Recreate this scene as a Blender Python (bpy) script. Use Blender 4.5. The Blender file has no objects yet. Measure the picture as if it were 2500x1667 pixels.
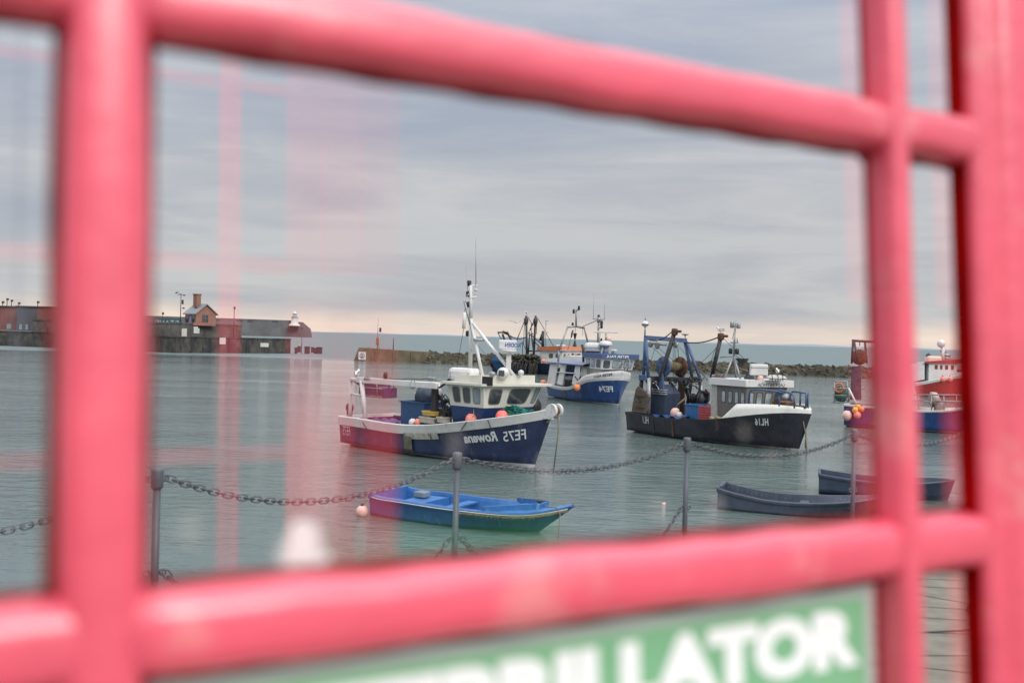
import bpy, bmesh, math, random
from mathutils import Vector, Matrix
from mathutils.bvhtree import BVHTree
random.seed(7)
S = bpy.context.scene
COL = S.collection
PI = math.pi
# ------------------------------------------------------------------ camera
F, CX, CY, EYE = 2434.0, 1250.0, 833.5, 5.0          # focal length and centre in photo pixels (2500 wide); eye height over the water
roll, pitch = math.radians(1.66), -math.radians(.24)
fwd = Vector((0, math.cos(pitch), math.sin(pitch)))
r0 = Vector((1, 0, 0)); u0 = r0.cross(fwd)
RIGHT = r0*math.cos(roll)+u0*math.sin(roll); UP = u0*math.cos(roll)-r0*math.sin(roll)
CAMP = Vector((0, 0, EYE))
cd = bpy.data.cameras.new('camera'); cam = bpy.data.objects.new('camera', cd); COL.objects.link(cam)
CM = Matrix((( RIGHT.x, UP.x, -fwd.x, CAMP.x), (RIGHT.y, UP.y, -fwd.y, CAMP.y), (RIGHT.z, UP.z, -fwd.z, CAMP.z), (0, 0, 0, 1)))
cam.matrix_world = CM
cd.sensor_width = 36; cd.lens = F/2500*36; cd.clip_start = .01; cd.clip_end = 40000
cd.dof.use_dof = True; cd.dof.focus_distance = 42; cd.dof.aperture_fstop = 4.0
S.camera = cam
# ------------------------------------------------------------------ sky and sun
SUNDIR = Vector((.50, -.68, .62)).normalized()
w = bpy.data.worlds.new('World'); S.world = w; w.use_nodes = True
nt = w.node_tree; nt.nodes.clear()
def N(t, **k):
    n = nt.nodes.new(t)
    for a, b in k.items(): setattr(n, a, b)
    return n
out = N('ShaderNodeOutputWorld'); bg = N('ShaderNodeBackground'); bg.inputs[1].default_value = .1
nt.links.new(bg.outputs[0], out.inputs[0])
sky = N('ShaderNodeTexSky', sky_type='NISHITA', sun_disc=False)
sky.sun_elevation = math.asin(SUNDIR.z); sky.sun_rotation = math.atan2(SUNDIR.x, SUNDIR.y)
tc = N('ShaderNodeTexCoord'); sep = N('ShaderNodeSeparateXYZ'); nt.links.new(tc.outputs['Generated'], sep.inputs[0])
def wnoise(scale, detail, sc, rough=.55, dist=0):
    m = N('ShaderNodeMapping'); m.inputs['Scale'].default_value = sc
    n = N('ShaderNodeTexNoise'); n.inputs['Scale'].default_value = scale; n.inputs['Detail'].default_value = detail
    n.inputs['Roughness'].default_value = rough; n.inputs['Distortion'].default_value = dist
    nt.links.new(tc.outputs['Generated'], m.inputs[0]); nt.links.new(m.outputs[0], n.inputs[0])
    return n.outputs[0]
def wmath(op, a, b=None):
    m = N('ShaderNodeMath', operation=op)
    for i, v in enumerate((a, b)):
        if v is None: continue
        if isinstance(v, (int, float)): m.inputs[i].default_value = v
        else: nt.links.new(v, m.inputs[i])
    return m.outputs[0]
def wramp(src, stops, interp='LINEAR'):
    r = N('ShaderNodeValToRGB'); r.color_ramp.interpolation = interp
    e = r.color_ramp.elements
    while len(e) < len(stops): e.new(.5)
    for k, (p, c) in enumerate(stops): e[k].position = p; e[k].color = (*c, 1)
    nt.links.new(src, r.inputs[0]); return r.outputs[0]
n1 = wnoise(2.2, 7, (1, 1, 8), .58, .45)
n2 = wnoise(7, 5, (1, 1, 9), .55, .2)
n3 = wnoise(1.3, 3, (1, 1, 5), .5)
zz = wmath('ADD', sep.outputs[2], wmath('MULTIPLY', wmath('SUBTRACT', n2, .5), .022))
K = 12.0
grad = wramp(zz, [(0, (.66, .56, .48)), (.012, (.68, .57, .48)), (.021, (.50, .455, .43)), (.030, (.375, .38, .395)), (.09, (.36, .37, .39)),
                  (.15, (.385, .39, .405)), (.25, (.375, .395, .43)), (.40, (.50, .52, .56)), (.65, (1.1, 1.12, 1.16)), (1.0, (1.9, 1.9, 1.9))])
cl = wramp(wmath('ADD', wmath('MULTIPLY', n1, .72), wmath('MULTIPLY', n3, .28)), [(.38, (.80, .84, .935)), (.5, (.98, .985, 1.01)), (.60, (1.20, 1.17, 1.14))])
mul = N('ShaderNodeMix', data_type='RGBA', blend_type='MULTIPLY'); mul.inputs[0].default_value = 1
nt.links.new(grad, mul.inputs[6]); nt.links.new(cl, mul.inputs[7])
sc = N('ShaderNodeVectorMath', operation='SCALE'); sc.inputs['Scale'].default_value = K
nt.links.new(mul.outputs[2], sc.inputs[0])
mx = N('ShaderNodeMix', data_type='RGBA'); mx.inputs[0].default_value = .93
nt.links.new(sky.outputs[0], mx.inputs[6]); nt.links.new(sc.outputs[0], mx.inputs[7])
nt.links.new(mx.outputs[2], bg.inputs[0])
sl = bpy.data.lights.new('sun', 'SUN'); sun = bpy.data.objects.new('sun', sl); COL.objects.link(sun)
sl.energy = 1.7; sl.angle = math.radians(24); sl.color = (1, .95, .88)
sun.rotation_euler = (-SUNDIR).to_track_quat('-Z', 'Y').to_euler(); sun.location = (0, 0, 60)
S.view_settings.view_transform = 'Standard'; S.view_settings.look = 'None'; S.view_settings.exposure = .2; S.view_settings.gamma = 1
S.cycles.transparent_max_bounces = 24; S.cycles.use_denoising = True; S.cycles.max_bounces = 8
# ------------------------------------------------------------------ photo pixel -> place
def ray(p):
    return RIGHT*((p[0]-CX)/F) + UP*((CY-p[1])/F) + fwd
def onz(p, z=0.0):
    d = ray(p); return CAMP + d*((z-EYE)/d.z)
def at(p, depth):
    d = ray(p); return CAMP + d*(depth/d.dot(fwd))
def crop(x0, y0, k): return lambda u, v: (x0+u*k, y0+v*k)
A = crop(780, 560, .39541); B = crop(1480, 740, .25513); C3 = crop(1180, 720, .19134); D = crop(350, 700, .21684)
E3 = crop(780, 1060, .29762); F3 = crop(1980, 780, .30612); G = crop(1000, 880, .16156); Hc = crop(1540, 780, .14031)
J = crop(820, 900, .12755); Kc = crop(1100, 560, .24242); M3 = crop(365, 710, .085034); N3 = crop(0, 700, .10204)
O3 = crop(2220, 820, .16582); T3 = crop(1500, 1040, .2806)
# ------------------------------------------------------------------ materials
MATS = {}
def mat(name, col, rough=.5, metal=0, var=.12, vscale=6, bump=0, bscale=30, col2=None, coat=0, patch=None, spec=.5):
    if name in MATS: return MATS[name]
    m = bpy.data.materials.new(name); m.use_nodes = True; t = m.node_tree; b = t.nodes['Principled BSDF']
    tcn = t.nodes.new('ShaderNodeTexCoord')
    n = t.nodes.new('ShaderNodeTexNoise'); n.inputs['Scale'].default_value = vscale; n.inputs['Detail'].default_value = 6; n.inputs['Roughness'].default_value = .6
    t.links.new(tcn.outputs['Object'], n.inputs[0])
    r = t.nodes.new('ShaderNodeValToRGB'); e = r.color_ramp.elements
    c2 = col2 or [min(1, c*(1+var)) for c in col]; c1 = [c*(1-var) for c in col] if not col2 else col
    e[0].position = .35; e[0].color = (*c1, 1); e[1].position = .65; e[1].color = (*c2, 1)
    t.links.new(n.outputs[0], r.inputs[0]); src = r.outputs[0]
    if patch:                                        # (colour, threshold, scale): stains and wear with their own shape
        pc, th, ps = patch
        mp = t.nodes.new('ShaderNodeMapping'); mp.inputs['Scale'].default_value = (1, 1, .35); t.links.new(tcn.outputs['Object'], mp.inputs[0])
        n2_ = t.nodes.new('ShaderNodeTexNoise'); n2_.inputs['Scale'].default_value = ps; n2_.inputs['Detail'].default_value = 8; n2_.inputs['Roughness'].default_value = .7
        t.links.new(mp.outputs[0], n2_.inputs[0])
        rr = t.nodes.new('ShaderNodeValToRGB'); rr.color_ramp.elements[0].position = th; rr.color_ramp.elements[1].position = min(1, th+.08)
        t.links.new(n2_.outputs[0], rr.inputs[0])
        mm = t.nodes.new('ShaderNodeMix'); mm.data_type = 'RGBA'; t.links.new(rr.outputs[0], mm.inputs[0]); t.links.new(src, mm.inputs[6]); mm.inputs[7].default_value = (*pc, 1)
        src = mm.outputs[2]
    t.links.new(src, b.inputs['Base Color'])
    b.inputs['Roughness'].default_value = rough; b.inputs['Metallic'].default_value = metal; b.inputs['Specular IOR Level'].default_value = spec
    if coat: b.inputs['Coat Weight'].default_value = coat; b.inputs['Coat Roughness'].default_value = .22
    if bump:
        nb = t.nodes.new('ShaderNodeTexNoise'); nb.inputs['Scale'].default_value = bscale; nb.inputs['Detail'].default_value = 5
        t.links.new(tcn.outputs['Object'], nb.inputs[0])
        bp = t.nodes.new('ShaderNodeBump'); bp.inputs['Strength'].default_value = bump; bp.inputs['Distance'].default_value = .02
        t.links.new(nb.outputs[0], bp.inputs['Height']); t.links.new(bp.outputs[0], b.inputs['Normal'])
    MATS[name] = m; return m
RED = mat('kiosk_red_paint', (.80, .092, .150), .42, var=.07, vscale=11, bump=.3, bscale=12, coat=1.0, patch=((.80, .22, .24), .55, 9))
PUTTY = mat('dirty_putty', (.15, .010, .004), .8, var=.5, vscale=30)
DKRED = mat('kiosk_shaded_red', (.26, .0, .0), .7, var=.3, vscale=20, spec=.05)
WHITE = mat('white_paint', (.62, .61, .60), .45, var=.06, vscale=3, patch=((.40, .36, .30), .60, 3.0))
CREAM = mat('cream_gelcoat', (.60, .585, .52), .35, var=.05, vscale=2, patch=((.50, .45, .34), .68, 2.5))
HULLB = mat('navy_hull', (.026, .038, .095), .36, var=.25, vscale=1.5, patch=((.085, .09, .12), .56, 2.2))
HULLK = mat('black_hull', (.027, .029, .040), .5, var=.3, vscale=2, patch=((.10, .06, .045), .57, 2.6))
HULLC = mat('blue_hull', (.022, .06, .20), .35, var=.2, vscale=1.5, patch=((.10, .12, .17), .56, 2.2))
DBLUE = mat('dinghy_blue', (.035, .135, .36), .45, var=.15, vscale=4, patch=((.16, .30, .50), .60, 5))
DBLUE2 = mat('dinghy_deep_blue', (.025, .08, .22), .5, var=.2, vscale=4, patch=((.07, .16, .22), .6, 5))
SLATE = mat('slate_hull', (.05, .065, .095), .5, var=.2, vscale=4, patch=((.11, .12, .13), .62, 6))
TBLUE = mat('tender_blue', (.035, .05, .085), .5, var=.2, vscale=4)
BLUEP = mat('steel_blue_paint', (.06, .10, .205), .55, var=.25, vscale=9, patch=((.16, .11, .08), .63, 9))
DKST = mat('dark_steel', (.045, .046, .052), .55, .2, var=.4, vscale=8, patch=((.14, .07, .035), .6, 7))
GALV = mat('galvanised_steel', (.30, .31, .32), .5, .6, var=.2, vscale=12)
RUST = mat('rusty_steel', (.11, .052, .03), .8, var=.35, vscale=8, bump=.3, patch=((.06, .035, .025), .58, 9))
BROWN = mat('weathered_door_brown', (.10, .078, .06), .8, var=.3, vscale=6, bump=.3)
TARP = mat('navy_tarpaulin', (.035, .05, .085), .6, var=.25, vscale=5, bump=.4, bscale=6)
BLACK = mat('black_rubber', (.015, .015, .017), .5, var=.3)
GLASSD = mat('dark_window_glass', (.045, .05, .055), .08, var=.4, vscale=1.2, spec=.9)
GLASSL = mat('pale_window_glass', (.22, .27, .29), .08, var=.3, vscale=1.5, spec=.9)
PINKB = mat('salmon_buoy', (.80, .25, .20), .45, var=.08, patch=((.5, .3, .22), .66, 8))
ORANGEB = mat('orange_buoy', (.82, .24, .09), .45, var=.1, patch=((.55, .25, .15), .66, 8))
PALEB = mat('pale_pink_buoy', (.72, .46, .40), .5, var=.1)
YELB = mat('yellow_orange_buoy', (.85, .38, .06), .5)
TUBB = mat('blue_plastic', (.035, .15, .36), .45, var=.12)
TUBC = mat('dull_blue_plastic', (.03, .085, .20), .45, var=.15)
CRATER = mat('faded_red_plastic', (.48, .09, .10), .5, var=.15, vscale=10)
YELC = mat('yellow_plastic', (.58, .38, .08), .5, var=.15)
CARD = mat('pale_crate', (.48, .45, .37), .7, var=.15, patch=((.3, .27, .2), .6, 9))
TEAL = mat('teal_twine', (.03, .25, .20), .8, var=.3, vscale=20)
ROPE = mat('old_rope', (.20, .17, .12), .9, var=.3, vscale=20)
ROPED = mat('dark_rope', (.035, .033, .032), .85, var=.3, vscale=20)
CHAINM = mat('grey_chain', (.11, .12, .135), .45, .5, var=.2, vscale=20)
POSTM = mat('grey_post_paint', (.085, .095, .115), .5, .1, var=.15, vscale=12, bump=.15)
ORROOF = mat('orange_roof_paint', (.42, .14, .07), .5)
LETW = mat('white_lettering', (.70, .71, .72), .5, var=.06)
LETD = mat('dark_lettering', (.06, .07, .09), .5)
REDH = mat('red_hull', (.33, .035, .03), .5, var=.2, patch=((.15, .05, .04), .6, 1.5))
GULLW = mat('gull_white', (.78, .78, .77), .7, var=.05)
GULLG = mat('gull_grey', (.33, .35, .37), .7)
ORANGEW = mat('orange_render', (.29, .135, .10), .8, var=.15, vscale=2)
PINKW = mat('pink_render', (.50, .27, .24), .8, var=.1)
SLATER = mat('slate_roof', (.20, .21, .23), .6, var=.15, vscale=2)
BRICKC = mat('chimney_brick', (.25, .12, .09), .8, var=.2, vscale=3)
LILAC = mat('lilac_door', (.25, .23, .38), .5)
STONE = mat('pier_masonry', (.066, .06, .053), .85, var=.4, vscale=.6, bump=1, bscale=2.5, patch=((.028, .03, .034), .50, .9))
STONEL = mat('parapet_masonry', (.10, .095, .09), .85, var=.35, vscale=.5, bump=1, bscale=2.5, patch=((.06, .06, .055), .52, .7))
STONEF = mat('far_arm_masonry', (.125, .125, .13), .9, var=.25, vscale=.08)
LHW = mat('lighthouse_stone', (.55, .54, .50), .7, var=.08, vscale=.4)
CONC = mat('olive_concrete', (.15, .125, .08), .85, var=.25, vscale=.6, bump=.4, bscale=3, patch=((.09, .08, .05), .55, .8))
ROCK = mat('armour_rock', (.032, .030, .026), .9, vscale=.45, col2=(.095, .085, .05), bump=.6, bscale=4)
GREENS = mat('green_sign_vinyl', (.21, .47, .26), .35, var=.05, vscale=8)
GREYS = mat('grey_sign_border', (.46, .52, .50), .5, var=.05)
SIGNW = mat('white_sign_letters', (.93, .95, .95), .4, var=.01)
HOARD = mat('teal_hoarding', (.07, .13, .14), .7, var=.2, vscale=1)
PALEL = mat('pale_blue_letters', (.38, .50, .55), .6)
FARH = mat('distant_coast', (.21, .25, .30), 1.0, var=.05, vscale=.001)
PAVE = None
def ghost(name, col, trans, dens, axis=0, soft=.12, top=0):
    """see-through layer painting ghost images and pane marks: lets most of the view through and adds its own lit colour, thin and uneven towards its edges"""
    m = bpy.data.materials.new(name); m.use_nodes = True; t = m.node_tree; t.nodes.clear(); L = t.links.new
    o = t.nodes.new('ShaderNodeOutputMaterial'); ad = t.nodes.new('ShaderNodeAddShader'); tr = t.nodes.new('ShaderNodeBsdfTransparent'); df = t.nodes.new('ShaderNodeBsdfDiffuse'); cl_ = t.nodes.new('ShaderNodeBsdfTransparent'); mx_ = t.nodes.new('ShaderNodeMixShader')
    tr.inputs[0].default_value = (*trans, 1); df.inputs[0].default_value = (*[c*dens for c in col], 1)
    L(tr.outputs[0], ad.inputs[0]); L(df.outputs[0], ad.inputs[1]); L(cl_.outputs[0], mx_.inputs[1]); L(ad.outputs[0], mx_.inputs[2]); L(mx_.outputs[0], o.inputs[0])
    tcn = t.nodes.new('ShaderNodeTexCoord'); sp = t.nodes.new('ShaderNodeSeparateXYZ'); L(tcn.outputs['Generated'], sp.inputs[0])
    def M(op, a, b):
        n = t.nodes.new('ShaderNodeMath'); n.operation = op; n.use_clamp = op == 'DIVIDE'
        for i, v in enumerate((a, b)):
            if isinstance(v, (int, float)): n.inputs[i].default_value = v
            else: L(v, n.inputs[i])
        return n.outputs[0]
    x = sp.outputs[axis]; f = M('DIVIDE', M('MINIMUM', x, M('SUBTRACT', 1, x)), soft)
    if top: f = M('MULTIPLY', f, M('DIVIDE', M('SUBTRACT', 1, sp.outputs[1]), top))
    n = t.nodes.new('ShaderNodeTexNoise'); n.inputs['Scale'].default_value = 9; n.inputs['Detail'].default_value = 3; mp = t.nodes.new('ShaderNodeMapping'); mp.inputs['Scale'].default_value = (2.2, .45, 1) if axis == 0 else (.45, 2.2, 1); L(tcn.outputs['Object'], mp.inputs[0]); L(mp.outputs[0], n.inputs[0])
    L(M('MULTIPLY', f, M('ADD', .55, M('MULTIPLY', n.outputs[0], .85))), mx_.inputs[0])
    return m
GH1 = ghost('rear_red_ghost', (.95, .10, .14), (.90, .89, .89), .22, 0, .3)  # ghost images of the far bars, painted as translucent colour
GH2 = ghost('rear_red_ghost_dense', (.95, .08, .09), (.74, .76, .78), .36)
GH1T = ghost('rear_red_ghost_low', (.95, .10, .12), (.86, .85, .85), .32, 0, .12, .12)
GH2T = ghost('rear_red_ghost_low_dense', (.95, .08, .09), (.78, .79, .80), .30, 0, .30, .12)
GHG = ghost('rear_green_ghost', (.16, .60, .28), (.84, .90, .86), .22, 0, .08, .40)  # ghost image of a green sign, painted as translucent green
GHW = ghost('pane_white_spot', (.95, .95, .95), (.35, .35, .35), .62, 0, .35)
SMEAR = ghost('dried_water_mark', (.75, .72, .66), (.86, .86, .86), .14, 0, .4)
PANE = bpy.data.materials.new('clear_pane'); PANE.use_nodes = True
_t = PANE.node_tree; _t.nodes.clear(); _o = _t.nodes.new('ShaderNodeOutputMaterial'); _b = _t.nodes.new('ShaderNodeBsdfTransparent')
_b.inputs[0].default_value = (.97, .975, .975, 1); _t.links.new(_b.outputs[0], _o.inputs[0])
# ------------------------------------------------------------------ mesh helper
class MB:
    def __init__(s): s.b = bmesh.new()
    def face(s, pts, mi=0):
        try: f = s.b.faces.new([s.b.verts.new(p) for p in pts]); f.material_index = mi; return f
        except ValueError: return None
    def box(s, c, d, R=None, mi=0, bev=0):
        c = Vector(c); v = []
        for x in (-.5, .5):
            for y in (-.5, .5):
                for z in (-.5, .5):
                    q = Vector((x*d[0], y*d[1], z*d[2]))
                    if R is not None: q = R @ q
                    v.append(s.b.verts.new(c+q))
        fs = [s.b.faces.new([v[i] for i in q]) for q in ((0, 1, 3, 2), (4, 6, 7, 5), (0, 4, 5, 1), (2, 3, 7, 6), (0, 2, 6, 4), (1, 5, 7, 3))]
        for f in fs: f.material_index = mi
        if bev:
            ed = list({e for f in fs for e in f.edges})
            r = bmesh.ops.bevel(s.b, geom=ed, offset=bev, segments=2, affect='EDGES', profile=.5)
            for f in r['faces']: f.material_index = mi
        return s
    def hexa(s, bot, top, mi=0):
        b = [s.b.verts.new(p) for p in bot]; t = [s.b.verts.new(p) for p in top]; n = len(b)
        fs = [s.b.faces.new(b[::-1]), s.b.faces.new(t)]+[s.b.faces.new((b[i], b[(i+1) % n], t[(i+1) % n], t[i])) for i in range(n)]
        for f in fs: f.material_index = mi
        return s
    def tube(s, pts, r, mi=0, n=8, closed=False, caps=True):
        P = [Vector(p) for p in pts]; m = len(P); rings = []
        ref = None
        for i, p in enumerate(P):
            if closed: t = (P[(i+1) % m]-P[i-1])
            else: t = P[min(i+1, m-1)]-P[max(i-1, 0)]
            t.normalize()
            if ref is None: ref = Vector((0, 0, 1)) if abs(t.z) < .9 else Vector((1, 0, 0))
            a = (ref - t*ref.dot(t))
            if a.length < 1e-5: a = t.orthogonal()
            a.normalize(); b_ = t.cross(a); ref = a
            rr = r[i] if isinstance(r, (list, tuple)) else r
            rings.append([s.b.verts.new(p+(a*math.cos(2*PI*k/n)+b_*math.sin(2*PI*k/n))*rr) for k in range(n)])
        rng = range(m) if closed else range(m-1)
        for i in rng:
            q, w_ = rings[i], rings[(i+1) % m]
            for k in range(n):
                f = s.b.faces.new((q[k], q[(k+1) % n], w_[(k+1) % n], w_[k])); f.material_index = mi; f.smooth = True
        if caps and not closed:
            for q in (rings[0][::-1], rings[-1]):
                f = s.b.faces.new(q); f.material_index = mi
        return s
    def lathe(s, c, prof, mi=0, n=20, axis=(0, 0, 1)):
        c = Vector(c); ax = Vector(axis).normalized(); a = ax.orthogonal().normalized(); b_ = ax.cross(a); rings = []
        for (r, h) in prof:
            rings.append([s.b.verts.new(c+ax*h+(a*math.cos(2*PI*k/n)+b_*math.sin(2*PI*k/n))*max(r, 1e-4)) for k in range(n)])
        for q, w_ in zip(rings, rings[1:]):
            for k in range(n):
                f = s.b.faces.new((q[k], q[(k+1) % n], w_[(k+1) % n], w_[k])); f.material_index = mi; f.smooth = True
        for q in (rings[0][::-1], rings[-1]):
            f = s.b.faces.new(q); f.material_index = mi
        return s
    def ball(s, c, r, mi=0, seg=14, R=None, jit=0):
        if isinstance(r, (int, float)): r = (r, r, r)
        rings = []; c = Vector(c)
        for i in range(1, seg//2+2-1):
            th = PI*i/(seg//2); rings.append((math.cos(th), math.sin(th)))
        top = Vector((0, 0, 1)); vs = []
        def pt(x, y, z):
            q = Vector((x*r[0], y*r[1], z*r[2]))
            if jit: q *= 1+random.uniform(-jit, jit)
            if R is not None: q = R @ q
            return s.b.verts.new(c+q)
        t = pt(0, 0, 1); bt = pt(0, 0, -1)
        for (cz, sz) in rings[:-1] if abs(rings[-1][1]) < 1e-6 else rings:
            vs.append([pt(sz*math.cos(2*PI*k/seg), sz*math.sin(2*PI*k/seg), cz) for k in range(seg)])
        for k in range(seg):
            for f in (s.b.faces.new((t, vs[0][k], vs[0][(k+1) % seg])), s.b.faces.new((bt, vs[-1][(k+1) % seg], vs[-1][k]))): f.material_index = mi; f.smooth = True
        for q, w_ in zip(vs, vs[1:]):
            for k in range(seg):
                f = s.b.faces.new((q[k], w_[k], w_[(k+1) % seg], q[(k+1) % seg])); f.material_index = mi; f.smooth = True
        return s
    def prism(s, pts, vec, mi=0):
        vec = Vector(vec); return s.hexa([Vector(p) for p in pts], [Vector(p)+vec for p in pts], mi)
    def grid(s, rows, mi=0, smooth=True, mfun=None):
        vv = [[s.b.verts.new(p) for p in r] for r in rows]
        for i in range(len(vv)-1):
            for k in range(len(vv[i])-1):
                q = (vv[i][k], vv[i][k+1], vv[i+1][k+1], vv[i+1][k])
                try: f = s.b.faces.new(q)
                except ValueError: continue
                f.material_index = mfun(i, k) if mfun else mi; f.smooth = smooth
        return s
    def build(s, name, mats, parent=None, weld=1e-5, loc=None):
        if weld: bmesh.ops.remove_doubles(s.b, verts=s.b.verts, dist=weld)
        bmesh.ops.recalc_face_normals(s.b, faces=s.b.faces)
        me = bpy.data.meshes.new(name); s.b.to_mesh(me); s.b.free()
        for m in (mats if isinstance(mats, (list, tuple)) else [mats]): me.materials.append(m)
        o = bpy.data.objects.new(name, me); COL.objects.link(o)
        if parent is not None: o.parent = parent
        if loc is not None: o.location = loc
        return o
def tag(o, label=None, cat=None, group=None, kind=None):
    if label: o['label'] = label
    if cat: o['category'] = cat
    if group: o['group'] = group
    if kind: o['kind'] = kind
    return o
def empty(name, loc=(0, 0, 0), rz=0, label=None, cat=None, group=None):
    o = bpy.data.objects.new(name, None); COL.objects.link(o); o.location = loc; o.rotation_euler = (0, 0, rz); o.empty_display_size = .2
    return tag(o, label, cat, group)
def copy_tree(o, parent=None):
    c = o.copy(); COL.objects.link(c)
    if parent is not None: c.parent = parent
    for ch in list(o.children): copy_tree(ch, c)
    return c
def text_mesh(s, bold=0, shear=0, space=1):
    cu = bpy.data.curves.new('lettering', 'FONT'); cu.body = s; cu.size = 1; cu.offset = bold; cu.shear = shear; cu.resolution_u = 3; cu.space_character = space
    o = bpy.data.objects.new('lettering_source', cu); COL.objects.link(o)
    dg = bpy.context.evaluated_depsgraph_get(); me = bpy.data.meshes.new_from_object(o.evaluated_get(dg))
    v = [Vector(x.co) for x in me.vertices]; f = [list(p.vertices) for p in me.polygons]
    bpy.data.objects.remove(o); bpy.data.curves.remove(cu); bpy.data.meshes.remove(me)
    x0 = min(q.x for q in v); x1 = max(q.x for q in v); y0 = min(q.y for q in v); y1 = max(q.y for q in v)
    return [Vector(((q.x-x0)/(x1-x0), (q.y-y0)/(y1-y0), 0)) for q in v], f
def text_obj(name, s, fun, m, parent, bold=0, shear=0, space=1):
    v, f = text_mesh(s, bold, shear, space); me = bpy.data.meshes.new(name)
    me.from_pydata([q[:] for q in v], [], f); bm = bmesh.new(); bm.from_mesh(me)
    bmesh.ops.subdivide_edges(bm, edges=[e for e in bm.edges if e.calc_length() > .04], cuts=3, use_grid_fill=False); bmesh.ops.triangulate(bm, faces=bm.faces)
    for q in bm.verts: q.co = Vector(fun(q.co.x, q.co.y))
    bm.to_mesh(me); bm.free(); me.materials.append(m)
    o = bpy.data.objects.new(name, me); COL.objects.link(o)
    if parent is not None: o.parent = parent
    return o
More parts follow.
